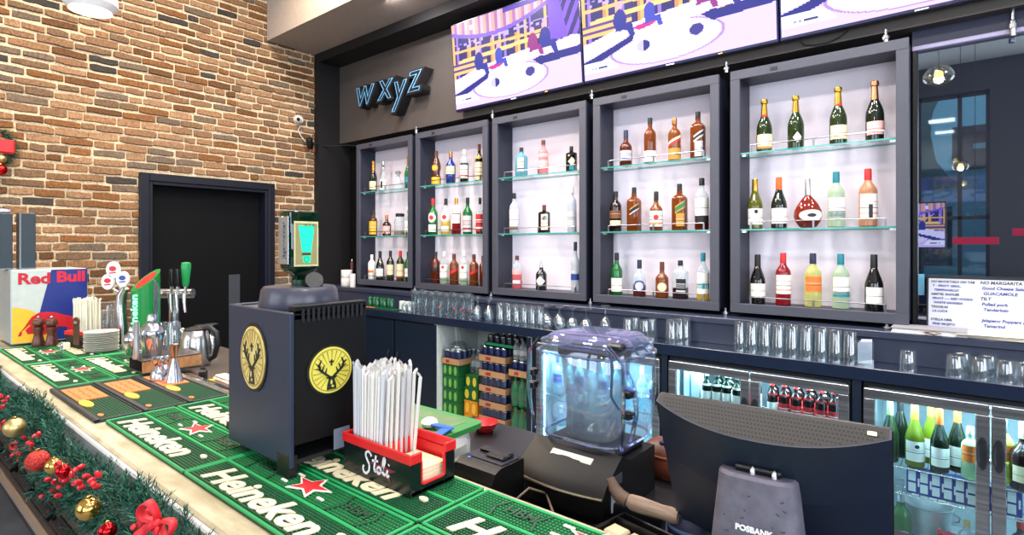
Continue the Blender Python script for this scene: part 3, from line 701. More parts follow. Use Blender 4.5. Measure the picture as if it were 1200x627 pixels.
 (4, 2, 985, 298, 18, 'wine', PGRN, kT, [lab(.42, .16, LW), strip_(.27, .05, LT)], 'pale green wine bottle with teal cap on the bottom row'),
 (4, 2, 1024, 298.7, 21, 'burg', BLK, kB, [lab(.28, .14, LW)], 'black red-wine bottle with white label, rightmost'),
]
for cb, row, px, yt, w, shp, body, cap, labs, words in BOT:
    z = SHZ[row]; yb = 3.705
    p = PY(px, yt, yb); d = depth(p); R = w/F*d/2
    if shp in ('square', 'block'): R *= .9
    if shp not in ('flask', 'jar', 'decanter'): R = min(R, .0455)
    hw = R+.004; a, b = CAB[cb]; x = min(max(p.x, a+.062+hw), b-.062-hw)
    yb = 3.725 if R*SHAPES[shp][1] > .05 else 3.711
    t = bottle(words+', '+CR[row]+' of '+CN[cb], (x, yb, z+.0025), p.z-z, R, shp, body, cap, labs, 'bottles on display', rot=.42)
    if cap is None:
        H = p.z-z
        MB().lathe([(.30*R, .76*H), (.30*R, .84*H), (.2*R, .88*H), (.1*R, 1.0*H)], 12).build('pourer', kS, t)
# ================================================================ BACK COUNTER, CUPBOARDS, FRIDGES
CT = .985
bc = thing('back_counter', 'long dark blue counter top carrying rows of drinking glasses below the wall cabinets', 'counter', (-1.6, 3.4, .915))
MB().box(-4.05, 4.0, -.10, .098, .0, .07, .004).build('counter_top', M((26, 36, 56), .2, 0, .05, 10.), bc)
cupm = M((10, 27, 46), .4)
cu = thing('cupboard', 'dark navy two-door base cupboard beside the open drinks shelf', 'cupboard', (-4.13, 3.31, 0))
hw = .51
MB().box(-.51, .51, .02, .52, 0, .913).build('carcass', M((14, 20, 30), .5), cu)
for k, (a, b) in enumerate(((-.5, -.07), (-.035, .5))):
    d = MB().box(a, b, 0, .02, .03, .90, .003).build('cupboard_door', cupm, cu)
    x = b-.05 if k == 0 else a+.05
    MB().tube([(x, -.003, .5), (x, -.022, .52), (x, -.022, .6), (x, -.003, .62)], .005, 6).build('handle', BLACK, d)
# open shelf unit with drinks
ou = thing('open_shelf', 'open pale-lined shelf unit stacked with shrink-wrapped drink cases', 'shelf', (-3.085, 3.30, 0))
lin_m = M((206, 214, 210), .5)
m = MB().box(-.53, -.50, 0, .54, 0, .913).box(.50, .53, 0, .54, 0, .913).box(-.50, .50, .52, .54, 0, .913).box(-.50, .50, 0, .54, 0, .03)
m.build('lining', lin_m, ou)
MB().box(-.535, -.50, -.012, 0, 0, .913).box(.50, .535, -.012, 0, 0, .913).build('edge_trim', cupm, ou)
# cans and packs
CANB = M((34, 44, 92), .3, .5); CANL = METAL((200, 205, 212), .25)
wrap = CLEAR((240, 244, 246), .10, .6, .12)
CARD = M((176, 134, 96), .8); 
_can = MB().lathe([(.024, 0), (.033, .008), (.033, .105), (.026, .115)], 14, mis=[1, 0, 1]).mesh('can', [CANB, CANL])
_canlow = _can
def can_case(x, y, z, cols, rows, label, h=.0):
    t = thing('can_case', label, 'drinks case', (x, y, z), 0, 'trays of dark blue cans')
    w, d = cols*.068/2, rows*.068
    m = MB().box(-w-.004, w+.004, 0, d+.008, 0, .004).box(-w-.006, w+.006, -.002, .001, 0, .05).box(-w-.006, -w-.003, 0, d+.008, 0, .05).box(w+.003, w+.006, 0, d+.008, 0, .05)
    m.build('cardboard_tray', CARD, t)
    MB().box(-w*.5, -w*.1, -.003, -.002, .012, .036).build('printed_mark', M((160, 40, 40), .7), t)
    for j in range(rows):
        for i in range(cols): ob('can', _can, t, (-w+.034+i*.068, .038+j*.068, .005))
    MB().box(-w-.005, w+.005, -.001, d+.007, .05, .123, .01).build('shrink_wrap', wrap, t)
    return t
OX = -3.085
cx = OX+.10
NTH = ['bottom', 'second from the bottom', 'third from the bottom', 'middle', 'third from the top', 'second from the top', 'top']
for k in range(6): can_case(cx-.02, 3.37, .0315+k*.125, 4, 3, 'cardboard tray of dark blue cans, %s of the tall stack in the open shelf' % ['bottom', 'second up', 'third up', 'fourth up', 'fifth up', 'topmost'][k])
# loose dark cans in a green tray over the stack
t = thing('can_tray', 'shallow green tray of dark cans on top of the tall can stack', 'drinks case', (cx+.06, 3.38, .781))
MB().box(-.17, .17, 0, .26, 0, .008).box(-.17, .17, 0, .006, 0, .03).box(-.17, -.164, 0, .26, 0, .03).build('green_tray', M((24, 120, 84), .5), t)
_bcan = MB().lathe([(.024, 0), (.031, .006), (.031, .07), (.026, .078)], 14, mis=[1, 0, 1]).mesh('small_can', [M((26, 30, 40), .3, .4), CANL])
for i in range(5):
    for j in range(3): ob('can', _bcan, t, (-.135+i*.067, .045+j*.07, .008))
# wrapped packs to the right of the stack
def bottle_pack(x, y, z, label, col, cap, H, R, cols, rows, lbl):
    t = thing('bottle_pack', label, 'drinks case', (x, y, z))
    pr = [(.9*R, 0), (R, .02), (R, .55*H), (.9*R, .66*H), (.5*R, .84*H), (.36*R, .9*H)]
    bm_ = MB().lathe(pr, 14).mesh('bottle', col); cm = MB().lathe([(.42*R, .9*H), (.42*R, H)], 10).mesh('cap', cap)
    lm = MB().lathe([(1.015*R, .25*H), (1.015*R, .5*H)], 14, cap=False).mesh('band', lbl)
    for j in range(rows):
        for i in range(cols):
            b = ob('bottle', bm_, t, ((i-(cols-1)/2)*2.06*R, R+j*2.06*R+.004, 0)); ob('cap', cm, b); ob('label_band', lm, b)
    w = cols*1.03*R
    MB().box(-w-.004, w+.004, 0, rows*2.06*R+.006, 0, H*.95, .02).build('shrink_wrap', wrap, t)
    return t
bottle_pack(OX+.375, 3.36, .0315, 'shrink-wrapped pack of tall green soft-drink bottles right of the can stack', GL((20, 150, 90), .6), c_(30, 140, 80), .30, .033, 3, 2, LGR)
bottle_pack(OX+.375, 3.36, .345, 'upper pack of green soft-drink bottles standing on another green pack', GL((20, 150, 90), .6), c_(30, 140, 80), .22, .033, 3, 2, LGR)
t = can_case(OX+.375, 3.36, .58, 3, 3, 'grey tray of wrapped dark cans on top of the green bottle packs')
bottle_pack(OX+.385, 3.36, .71, 'wrapped pack of small clear bottles squeezed under the top of the open shelf', CLR, kS, .15, .03, 3, 2, LS)
# green can packs at left
def box_pack(x, y, z, w, d, h, label, colm, mark, cols, rows):
    t = thing('carton', label, 'drinks case', (x, y, z), 0, 'cartons in the open shelf')
    MB().box(-w/2, w/2, 0, d, 0, h, .004).build('carton_body', colm, t)
    mk = MB()
    for i in range(cols):
        for j in range(rows):
            xx = -w/2+(i+.5)*w/cols; zz = (j+.5)*h/rows
            mk.prism(ell(xx, zz, w/cols*.28, h/rows*.36, 14), ((0, 0, 0), (1, 0, 0), (0, 0, 1)), .0005, .0015)
    mk.build('printed_mark', mark, t)
    return t
GC = M((20, 92, 44), .45); GMK = M((110, 180, 80), .5)
for k in range(5): box_pack(OX-.395, 3.36, .0315+k*.11, .19, .3, .108, 'green can carton, %s of the left stack in the open shelf' % ['bottom', 'second up', 'third up', 'fourth up', 'topmost'][k], GC, GMK, 3, 1)
ORC = M((214, 140, 30), .5); OMK = M((240, 190, 70), .5)
for k in range(2): box_pack(OX-.21, 3.42, .0315+k*.125, .16, .28, .123, ['orange carton on the shelf bottom between green and blue stacks', 'orange carton lying on another orange carton'][k], ORC, OMK, 2, 1)
box_pack(OX-.21, 3.42, .28, .17, .28, .11, 'green carton with yellow marks directly on the orange cartons', GC, M((220, 200, 60), .5), 2, 1)
box_pack(OX-.20, 3.42, .39, .15, .28, .11, 'green carton with yellow marks at the top of the orange stack', GC, M((220, 200, 60), .5), 2, 1)
t = can_case(OX-.385, 3.35, .58, 3, 3, 'brown tray of clear-wrapped cans on top of the green cartons')
MB().ball((0, .1, .12), .1, 14, sz=.7).build('loose_wrap', wrap, t)
bottle_pack(OX-.22, 3.5, .50, 'wrapped pack of pale bottles behind the brown can tray', CLR, kW, .2, .03, 3, 1, LS)
# red bowl in front of the shelf pack (stands on a stool-height crate behind the bar)

# ---- fridges
fr_dark = M((18, 20, 24), .4); alu = GRAIN('brushed_aluminium', (120, 124, 130), (160, 164, 170), (3, 3, 60), .3, 0); 
for mm_ in (alu,): mm_.node_tree.nodes['Principled BSDF'].inputs['Metallic'].default_value = .85
linerm = M((166, 180, 188), .3, .25); led = EM((190, 238, 255), 6.)
FW, FH, FD, FYF = .985, .905, .54, 3.30
def fridge(cx, label, doors):
    t = thing('bar_fridge', label, 'fridge', (cx, FYF, 0), 0, 'glass-door fridges under the counter')
    w = FW/2; h = FH
    m = MB().box(-w, w, .035, FD, .01, .08).box(-w, w, .035, FD, h-.02, h).box(-w, -w+.02, .035, FD, .08, h-.02).box(w-.02, w, .035, FD, .08, h-.02).box(-w+.02, w-.02, FD-.02, FD, .08, h-.02)
    m.build('fridge_body', fr_dark, t)
    m = MB().box(-w+.021, w-.021, .05, FD-.021, .081, .10).box(-w+.021, w-.021, .05, FD-.021, h-.035, h-.021).box(-w+.021, -w+.035, .05, FD-.021, .1, h-.035).box(w-.035, w-.021, .05, FD-.021, .1, h-.035).box(-w+.035, w-.035, FD-.035, FD-.021, .1, h-.035)
    m.build('liner', linerm, t)
    MB().box(-w+.03, w-.03, .055, .07, h-.05, h-.036).build('light_strip', led, t)
    for sx in (-1, 1): MB().box(sx*(w-.04)-.005, sx*(w-.04)+.005, .055, .065, .12, h-.06).build('light_strip', led, t)
    sh = MB()
    zs = .57 if abs(cx-FB) < .01 else .50
    for k in range(26):
        x = -w+.045+k*(2*w-.09)/25; sh.tube([(x, .075, zs), (x, .48, zs)], .0022, 5)
    for y in (.075, .28, .48): sh.tube([(-w+.04, y, zs-.004), (w-.04, y, zs-.004)], .004, 6)
    sh.build('wire_shelf', CHROME, t)
    # doors
    spans = [(-w+.004, -.003), (.003, w-.004)] if doors == 2 else [(-w+.004, w-.004)]
    for k, (a, b) in enumerate(spans):
        f = .05; z0, z1 = .10, h-.022
        m = MB().box(a, b, 0, .03, z0, z0+f, .004).box(a, b, 0, .03, z1-f, z1, .004).box(a, a+f, 0, .03, z0+f, z1-f, .004).box(b-f, b, 0, .03, z0+f, z1-f, .004)
        d = m.build('fridge_door', alu, t)
        MB().box(a+f-.004, b-f+.004, .010, .018, z0+f-.004, z1-f+.004).build('glass_pane', CLEAR((232, 246, 250), .05, .5), d)
        hx = b-f*.5 if k == 0 else a+f*.5
        hz = .66
        hd = MB().lathe([(.012, -.001), (.022, -.006), (.018, -.008), (.010, -.003)], 20, c=(0, 0, 0), ys=3.4, T=Matrix.Translation((hx, 0, hz)) @ Matrix.Rotation(PI/2, 4, 'X') @ Matrix.Scale(-1, 4, (0, 0, 1)))
        hd.build('recessed_handle', M((70, 74, 80), .3, .8), d)
    return t
FA, FB, FC = -2.018, -.98, .06
fridge(FA, 'glass-door fridge glowing behind the clear blender cover, full of pale water bottles', 1)
fridge(FB, 'glass-door fridge behind the monitor showing red-labelled beer bottles', 2)
fridge(FC, 'glass-door fridge at the right with white wine bottles and a metal bucket', 2)
MB()
# panels between fridges
for k, x in enumerate((-2.532, -1.50, -.459, .575)):
    struct('trim_%d' % (8+k), MB().box(x-.02, x+.02, 3.312, 3.8, 0, .914), cupm)

FG = 'bottles in the fridges'
def fb(x, y, z, H, R, shape, body, cap, labs, label, rot=.3, grp=FG):
    return bottle(label, (x, y, z), H, R, shape, body, cap, labs, grp, rot)
ZSH, ZBT, ZSB = .5055, .1025, .5755
# fridge B: top shelf, left door pale bottles with white labels, right door red caps and labels
tl = thing('drink_carton', 'tall white carton at the left end of the beer fridge shelf', 'carton', (-1.36, 3.44, ZSB)); MB().box(-.05, .05, -.04, .04, 0, .26, .004).build('carton_body', M((222, 240, 244), .4), tl)
MB().box(-.012, .0, -.041, -.0402, .06, .22).build('printed_mark', M((80, 150, 200), .5), tl)
for i in range(5):
    fb(-1.262+i*.060, 3.40+.004*(i % 2), ZSB, .265+.004*(i % 3), .028, 'liquor', DKG, kS if i % 2 else kW, [lab(.36, .16, LW, 1.3), strip_(.66, .03, LW, 1.3)], 'dark beer bottle with white label, %s behind the left beer fridge door' % ORD[i])
for i in range(6):
    fb(-.885+i*.062, 3.40+.004*(i % 2), ZSB, .262+.004*(i % 2), .028, 'liquor', DBROWN, kR, [lab(.36, .16, LR if i else LW, 1.3, LW), strip_(.68, .03, LR, 1.3)], 'brown beer bottle with red cap, %s behind the right beer fridge door' % (ORD+['sixth'])[i])
for i in range(10):
    fb(-1.23+i*.075 if i < 4 else -1.18+i*.068, 3.52, ZSB, .27, .03, 'liquor', DKG if i < 4 else DBROWN, kW if i < 4 else kR, [lab(.36, .16, LW if i < 4 else LR, 1.3)], 'bottle in the second row of the beer fridge, %s from the left' % (ORD+['sixth', 'seventh', 'eighth', 'ninth', 'tenth'])[i])
# fridge A: pale water bottles behind the blender
for i in range(9):
    x = -2.40+i*.097
    fb(x, 3.43+.02*(i % 2), ZSH, .27+.01*(i % 3), .034, 'tall', GL((200, 236, 244), .3), kW if i % 3 else kN, [lab(.4, .12, LW if i % 2 else LB, 1.3)], 'pale water bottle on the fridge shelf behind the blender, %s from the left' % (ORD+['sixth', 'seventh', 'eighth', 'ninth'])[i])
for i in range(7):
    x = -2.38+i*.12
    fb(x, 3.45, ZBT, .3, .038, 'tall', GL((200, 236, 244), .3), kN if i % 2 else kW, [lab(.4, .12, LB if i % 2 else LW, 1.3)], 'water bottle on the floor of the fridge behind the blender, %s from the left' % (ORD+['sixth', 'seventh'])[i])
# fridge C
def fpx(px, py, Y): return PY(px, py, Y).x
kY = c_(240, 190, 60); GY = GL((206, 206, 110), .5)
fb(fpx(1043, 520, 3.42), 3.42, ZSH, .305, .037, 'burg', DKGL, GL((200, 214, 150), .6), [], 'dark green wine bottle with pale neck foil at the left of the wine fridge')
fb(fpx(1055, 520, 3.52), 3.52, ZSH, .31, .037, 'burg', DKG, kB, [], 'dark wine bottle standing behind at the left of the wine fridge')
fb(fpx(1072, 520, 3.42), 3.42, ZSH, .305, .041, 'burg', GL((120, 136, 30), .6), kY, [lab(.26, .16, LW), (.34, .03, .25, [(1, LK)], 'round')], 'green chardonnay bottle with yellow cap and white label in the wine fridge')
fb(fpx(1091, 520, 3.52), 3.52, ZSH, .305, .038, 'burg', GL((120, 136, 30), .6), kY, [lab(.26, .15, LW)], 'green wine bottle with orange cap peeping from the second row')
fb(fpx(1101, 520, 3.41), 3.41, ZSH, .30, .038, 'burg', DKG, kO, [lab(.25, .15, LW)], 'dark wine bottle with orange cap and white label at the front of the wine fridge')
fb(fpx(1122, 520, 3.47), 3.47, ZSH, .31, .038, 'burg', DKG, kO, [lab(.25, .15, LW)], 'dark wine bottle with orange cap next to the door edge')
fb(fpx(1137, 530, 3.40), 3.40, ZSH, .24, .035, 'liquor', PGRN, kW, [lab(.5, .16, LO, 1.3)], 'clear bottle with orange label at the edge of the left wine fridge door')
fb(fpx(1177, 540, 3.44), 3.44, ZSH, .29, .036, 'wine', GL((206, 216, 110), .45), kS, [lab(.5, .12, LO, 1.2)], 'yellow-green bottle with orange label behind the right wine fridge door')
fb(fpx(1200, 540, 3.40), 3.40, ZSH, .30, .05, 'short', DBROWN, c_(240, 220, 190), [lab(.25, .12, LC, 1.2)], 'bulbous dark brandy bottle behind the right wine fridge door')
# blue and white cans hang in a rack below the wire shelf
bw = M((22, 44, 140), .4)
_bx = MB().box(-.030, .030, -.03, .03, 0, .12, .004).mesh('carton_body', bw); _bl = MB().box(-.022, .008, -.0312, -.0302, .012, .055).box(-.022, .008, -.0312, -.0302, .065, .112).box(.016, .023, -.0312, -.0302, .04, .08).mesh('white_panel', M((228, 236, 240), .5))
struct_z = .375
sh2 = thing('wire_rack', 'low wire rack under the top shelf of the wine fridge carrying blue and white packs', 'rack', (FC, 3.37, struct_z-.006))
mb = MB()
for k in range(26): mb.tube([(-.44+k*.0352, .0, 0), (-.44+k*.0352, .2, 0)], .002, 5)
for y in (0, .1, .2): mb.tube([(-.445, y, -.003), (.445, y, -.003)], .003, 6)
mb.build('wires', CHROME, sh2)
for sx in (-.445, .445): MB().box(sx-.006, sx+.006, -.004, .2, -.006, .006).build('side_bracket', CHROME, sh2)
px_list = [1071, 1085, 1099, 1113, 1127, 1141, 1156, 1172, 1188]
for i, px in enumerate(px_list):
    t = thing('drink_box', 'blue and white drink pack under the wine fridge shelf, %s from the left' % (ORD+['sixth', 'seventh', 'eighth', 'ninth', 'tenth'])[i], 'carton', (fpx(px, 545, 3.40), 3.42, struct_z-.003), 0, 'blue and white packs')
    ob('carton_body', _bx, t); ob('white_panel', _bl, t)
fb(fpx(1056, 600, 3.40), 3.40, ZBT, .262, .042, 'tall', GREEN, kS, [(.22, .1, .8, [(1, LS), (.6, LT)], 'round')], 'green bottle on the wine fridge floor beside the metal bucket')
bk = thing('ice_bucket', 'round metal ice bucket with two handles on the wine fridge floor', 'bucket', (fpx(1087, 600, 3.53), 3.53, ZBT))
MB().lathe([(.078, 0), (.082, .004), (.104, .185), (.109, .19), (.106, .192), (.101, .186), (.078, .01), (.001, .008)], 28, cap=False).build('bucket_bowl', M((206, 214, 220), .3, .35), bk)
for s in (-1, 1): MB().tube([(s*.096, 0, .12), (s*.125, 0, .13), (s*.128, 0, .15), (s*.102, 0, .165)], .005, 8).build('bucket_handle', CHROME, bk)
jr = thing('jar', 'small glass jar of relish with a red lid beside the metal bucket', 'jar', (fpx(1114, 620, 3.39), 3.39, ZBT))
MB().lathe([(.036, 0), (.04, .006), (.04, .08), (.034, .095)], 18).build('jar_glass', GL((150, 130, 50), .7), jr); MB().lathe([(.037, .09), (.039, .094), (.039, .108), (.034, .113)], 18).build('jar_lid', M((190, 30, 50), .4), jr)
fb(fpx(1101, 610, 3.36), 3.36, ZBT, .14, .02, 'liquor', GL((120, 40, 40), .7), kR, [lab(.35, .2, LR)], 'small sauce bottle with red cap in front of the metal bucket')
fb(fpx(1133, 600, 3.42), 3.42, ZBT, .19, .034, 'liquor', CLR, c_(214, 190, 120), [lab(.4, .16, LW)], 'clear bottle with cork-coloured cap at the edge of the left wine fridge door')
fb(fpx(1166, 610, 3.42), 3.42, ZBT, .16, .034, 'liquor', CLR, c_(226, 206, 150), [lab(.4, .16, LW)], 'clear bottle with pale cap behind the right wine fridge door')
fb(fpx(1196, 600, 3.42), 3.42, ZBT, .25, .036, 'liquor', DBROWN, kR, [lab(.36, .2, LW, 1.2, LR)], 'brown beer bottle with red cap low behind the right wine fridge door')
c2 = thing('can', 'blue and white can on the wine fridge floor behind the right door', 'can', (fpx(1180, 620, 3.40), 3.40, ZBT)); ob('can_body', _can, c2)

# ================================================================ GLASSWARE ON THE COUNTER
gls = CLEAR((243, 248, 250), .16, .95, .04, haze=.03, hcol=(226, 232, 246));  # pale haze brightens the glasses in place of bright reflections
def gl_mesh(kind, H, R):
    th = .0022
    if kind == 'highball':       # upside down
        pr = [(R, 0), (R*.88, H*.985), (R*.84, H), (.001, H)]; inn = [(R-th, .001), (R*.88-th, H*.90), (.001, H*.90)]
    elif kind == 'tumbler':
        pr = [(R, 0), (R*.96, H*.3), (R*.86, H*.96), (R*.8, H), (.001, H)]; inn = [(R-th*1.4, .001), (R*.84-th, H*.85), (.001, H*.85)]
    elif kind == 'beer':
        pr = [(R*.78, 0), (R*.8, .01), (R*.74, H*.12), (R*.9, H*.5), (R, H*.8), (R*.96, H)]; inn = [(.001, H*.08), (R*.7, H*.1), (R*.86, H*.5), (R*.97, H*.8), (R*.93, H*.999)]
    elif kind == 'balloon':      # stem glass upside down: rim on the counter
        pr = [(R*.74, 0), (R*.95, H*.18), (R, H*.3), (R*.86, H*.46), (R*.4, H*.58), (R*.1, H*.64), (R*.08, H*.9), (R*.3, H*.96), (R*.78, H*.985), (R*.78, H), (.001, H)]
        inn = [(R*.74-th, .001), (R*.95-th, H*.18), (R-th, H*.3), (R*.84-th, H*.45), (R*.3, H*.56), (.001, H*.58)]
    m = MB().lathe(pr, 20, cap=False); m.lathe(inn, 20, cap=False)
    return m
GK = {}
def glass(kind, H, R, loc, label, group, nm='drinking_glass', cat='glass', mark=None):
    k = (kind, H, R)
    if k not in GK: GK[k] = gl_mesh(kind, H, R).mesh('glass_bowl', gls, 40)
    o = ob(nm, GK[k], None, loc); tag(o, label, cat, group)
    if mark:
        q = MB(); patch(q, R*.93, 2, 1, H*.40, H*.05, .26, 'round', .4, 1.03); q.build('printed_mark', mark, o)
    return o
def on_counter(px, y): return (PY(px, 380, y).x, y, CT)
OD = ORD+['sixth', 'seventh', 'eighth', 'ninth', 'tenth', 'eleventh', 'twelfth', 'thirteenth', 'fourteenth', 'fifteenth', 'sixteenth']
# tray of green shot glasses and white cups at the far left
mt = thing('drip_mat', 'green mat with orange end under small green glasses on the back counter', 'bar mat', (PY(446, 366, 3.37).x, 3.385, CT))
MB().box(-.24, .26, -.06, .06, 0, .008, .002).build('mat_base', M((12, 70, 46), .5), mt); MB().box(-.23, -.06, -.058, -.03, .0081, .0095).build('orange_print', M((226, 106, 66), .6), mt)
for i in range(7):
    glass('tumbler', .098, .027, (PY(434+i*4.2, 360, 3.385).x, 3.385+.012*(i % 2), CT+.0085), 'small dark green glass on the far green bar mat, %s from the left' % OD[i], 'green glasses on the far mat').data = GK.setdefault('gg', MB().lathe([(.024, 0), (.027, .09), (.022, .098)], 14).mesh('green_glass', GL((14, 84, 50), .85)))
for i in range(3):
    t = thing('paper_cup', 'ribbed white cup right of the green glasses, %s of three' % ['left', 'middle', 'right'][i], 'cup', (PY(462+i*6.3, 365, 3.36).x+.02, 3.44, CT), 0, 'white cups on the back counter')
    pr = MB(); 
    for k in range(18):
        a = 2*PI*k/18; pr.box(-.0035, .0035, -.002, .002, 0, .085, 0, 0, Matrix.Translation((.026*math.cos(a), .026*math.sin(a), 0)) @ Matrix.Rotation(a+PI/2, 4, 'Z'))
    pr.lathe([(.024, 0), (.026, .08), (.022, .086)], 16); pr.build('cup_body', M((214, 222, 222), .6), t)
for i, px in enumerate((474, 480)):
    glass('tumbler', .075, .03, (PY(px, 372, 3.345).x, 3.345, CT), 'small clear tumbler just right of the white cups, %s one' % ['left', 'right'][i], 'small tumblers')
# tall beer glasses, two rows, x 486..552
k = 0
for r, (yy, n, x0, x1) in enumerate(((3.345, 8, 490, 551), (3.425, 8, 486, 548))):
    for i in range(n):
        px = x0+(x1-x0)*i/(n-1); p = on_counter(px, yy)
        glass('beer', .205+.006*(i % 2), .037, p, 'tall clear beer glass in the %s row left of the goblets, %s from the left' % (['front', 'back'][r], OD[i]), 'tall beer glasses', mark=(LR if r == 0 and i in (3, 5, 6, 7) else None))
for i, px in enumerate((559, 573)):
    glass('balloon', .175, .040, on_counter(px, 3.36), 'upside-down stem goblet at the end of the beer glasses, %s one' % ['left', 'right'][i], 'stem goblets by the beer glasses')
for i, px in enumerate((560, 573)):
    glass('balloon', .19, .038, on_counter(px, 3.44), 'stem goblet in the back row behind the beer glasses, %s one' % ['left', 'right'][i], 'stem goblets by the beer glasses')
# highballs 585..634
for i in range(6):
    glass('highball', .158, .034, on_counter(587+i*9.3, 3.345), 'clear upside-down highball glass in the front row under the sparse cabinet, %s from the left' % OD[i], 'highball glasses')
for i in range(6):
    glass('highball', .158, .034, on_counter(586+i*9.0, 3.425), 'clear upside-down highball glass in the back row under the sparse cabinet, %s from the left' % OD[i], 'highball glasses')
for i, px in enumerate((642, 656.5, 671, 687)):
    glass('balloon', .17, .0455, on_counter(px, 3.355), 'upside-down balloon glass resting on its rim, %s of four in a row' % OD[i], 'balloon glasses')
for i, px in enumerate((640, 655)):
    glass('balloon', .17, .0455, on_counter(px, 3.455), 'balloon glass in the back row behind four others, %s one' % ['left', 'right'][i], 'balloon glasses')
glass('balloon', .20, .042, on_counter(709.5, 3.40), 'single slim wine glass upside down on its own below the whisky cabinet', 'wine glass')
for i, (px, yy) in enumerate(((736, 3.345), (744.5, 3.43), (756, 3.35), (764, 3.435))):
    glass('tumbler', .132, .036, on_counter(px, yy), 'clear tall tumbler in the group of four under the whisky cabinet, %s from the left' % OD[i], 'tall tumblers')
for i, (px, yy) in enumerate(((787, 3.345), (796, 3.385), (803, 3.455))):
    glass('highball', .155, .037, on_counter(px, yy), 'clear highball glass in the group of three, %s from the left' % OD[i], 'highballs in a group of three')
for i, px in enumerate((867, 881, 896.5, 912, 928, 945, 962, 979, 996)):
    glass('highball', .168-.002*(i == 8), .0345, on_counter(px, 3.385), 'clear upside-down highball glass in the long row under the champagne cabinet, %s from the left' % OD[i], 'row of nine highball glasses')
for i, px in enumerate((884, 899, 915, 931, 947, 964)):
    glass('highball', .168, .0345, on_counter(px, 3.46), 'clear highball glass standing behind the long row of nine, %s from the left' % OD[i], 'back row of highball glasses')
mh = thing('menu_holder', 'small clear stand holding white cards at the end of the highball row', 'card holder', on_counter(1012, 3.40), .5)
MB().box(-.04, .04, -.022, -.019, 0, .12).box(-.04, .04, .016, .019, 0, .12).box(-.04, .04, -.022, .019, 0, .004).build('clear_stand', CLEAR((240, 246, 250), .12, .7), mh)
for k in range(3):
    MB().box(-.034+.012*k, .018+.012*k, -.016+.01*k, -.0145+.01*k, .006, .112+.008*k).build('white_card', M((226, 228, 236), .6), mh)
for i, px in enumerate((1064, 1119, 1148.5, 1178, 1200)):
    glass('tumbler', .098, .039, on_counter(px, 3.375), ['lone low tumbler below the white board', 'low tumbler, first of the row at the right', 'low tumbler, second of the row at the right', 'low tumbler, third of the row at the right', 'low tumbler cut by the right photo edge'][i]+', upside down on the counter', 'low tumblers')
for i, px in enumerate((1128, 1158)):
    glass('tumbler', .098, .038, on_counter(px, 3.468), 'low tumbler standing behind the row at the right, %s one' % ['left', 'right'][i], 'low tumblers')

# ---- things on the ledge
for i, (px, z) in enumerate(((404.5, 1.15), (404.5, 1.24))):
    x = PY(px, 330, 3.60).x
    t = thing('paper_roll', 'thick white paper roll on the ledge, %s' % ['lower one of the pair', 'upper one of the pair'][i], 'paper roll', (x, 3.62, z+.0005), 0, 'white rolls on the ledge')
    MB().lathe([(.060, 0), (.062, .003), (.062, .086), (.060, .089), (.02, .089), (.02, .03)], 24).build('roll', M((222, 218, 216), .8), t)
t = thing('paper_roll', 'narrow white paper roll standing left of the first cabinet', 'paper roll', (PY(414, 330, 3.58).x, 3.572, 1.1505)); MB().lathe([(.030, 0), (.031, .004), (.031, .14), (.03, .143), (.008, .143)], 18).build('roll', M((222, 214, 210), .8), t)
t = thing('bar_tool', 'dark red-handled bar tool standing behind the white rolls', 'bar tool', (PY(412.5, 330, 3.70).x, 3.70, 1.1505)); MB().lathe([(.012, 0), (.01, .1), (.016, .16), (.02, .24), (.014, .27), (.002, .275)], 12).build('handle', M((92, 44, 40), .5), t)
MB().lathe([(.012, .27), (.014, .28), (.004, .30)], 10).build('metal_tip', CHROME, t)
# white board leaning on the dark glass
wb0 = PY(1087, 380, 3.70); wbx0 = wb0.x; wbt = PY(1087, 323, 3.74).z
wbw, wbh = 1.0, wbt-1.155
wb = thing('whiteboard', 'white board with blue handwritten menu notes leaning against the dark glass', 'whiteboard', (wbx0, 3.72, 1.152)); wb.rotation_euler.x = math.radians(-9)
MB().box(0, wbw, 0, .012, 0, wbh).build('board', M((196, 197, 210), .35), wb)
MB().box(-.006, wbw+.006, -.002, .014, wbh-.008, wbh+.004).box(-.006, .002, -.002, .014, 0, wbh).build('board_frame', BLACK, wb)
INK = M((38, 56, 130), .6); INK2 = M((36, 40, 60), .6)
L1 = ['NO MOCKTAILS ON TAB', 'T - PINOT GRIG.,', 'TEMPRANILLO', 'AMSTEL RADLER', 'PINOT ---- RED VODKA', 'WHITE SANGRIA', 'TEQUILAS', 'LA LUCA', '', 'STELLA NRB.', 'PINK MOJITO']
L2 = ['NO MARGARITA + KIDS', 'Good Cheese Salad', 'GUACAMOLE', 'TILT', 'Pulled pork', 'Tenderloin', '', 'Jalapeno Poppers (Cheese)', 'Tamarind']
for (col, x, sz, st) in ((L1, .012, .0160, .0225), (L2, .215, .0215, .0275)):
    for i, s in enumerate(col):
        if s: lettering('handwriting', s, sz, INK if (i % 3) else INK2, wb, XZ((x+.006*((i*7) % 3), 0, wbh-.025-i*st)), 0.0004, extrude=.0003, shear=.15, align='LEFT', offset=.0007)
cd = thing('blue_card', 'small light blue card stuck at the lower left of the dark glass', 'card', (PY(1078, 330, 3.815).x, 3.817, 1.36)); a_, b_ = PY(1074.5, 321, 3.815), PY(1082, 346, 3.815)
MB().box(-.02, .02, -.002, 0, b_.z-1.36, a_.z-1.36).build('card_sheet', M((120, 190, 226), .5), cd)
pa = thing('clipboard', 'closed grey folder of papers with a binder clip on the ledge below the white board', 'folder', (PY(1090, 386, 3.60).x, 3.59, 1.1505))
MB().box(-.16, .15, -.085, .09, 0, .004).box(-.155, .145, -.08, .085, .004, .022, .002).build('paper_stack', M((226, 224, 222), .8), pa)
MB().box(-.16, .15, -.087, .09, .0222, .027, .001).build('cover', M((150, 148, 156), .6), pa)
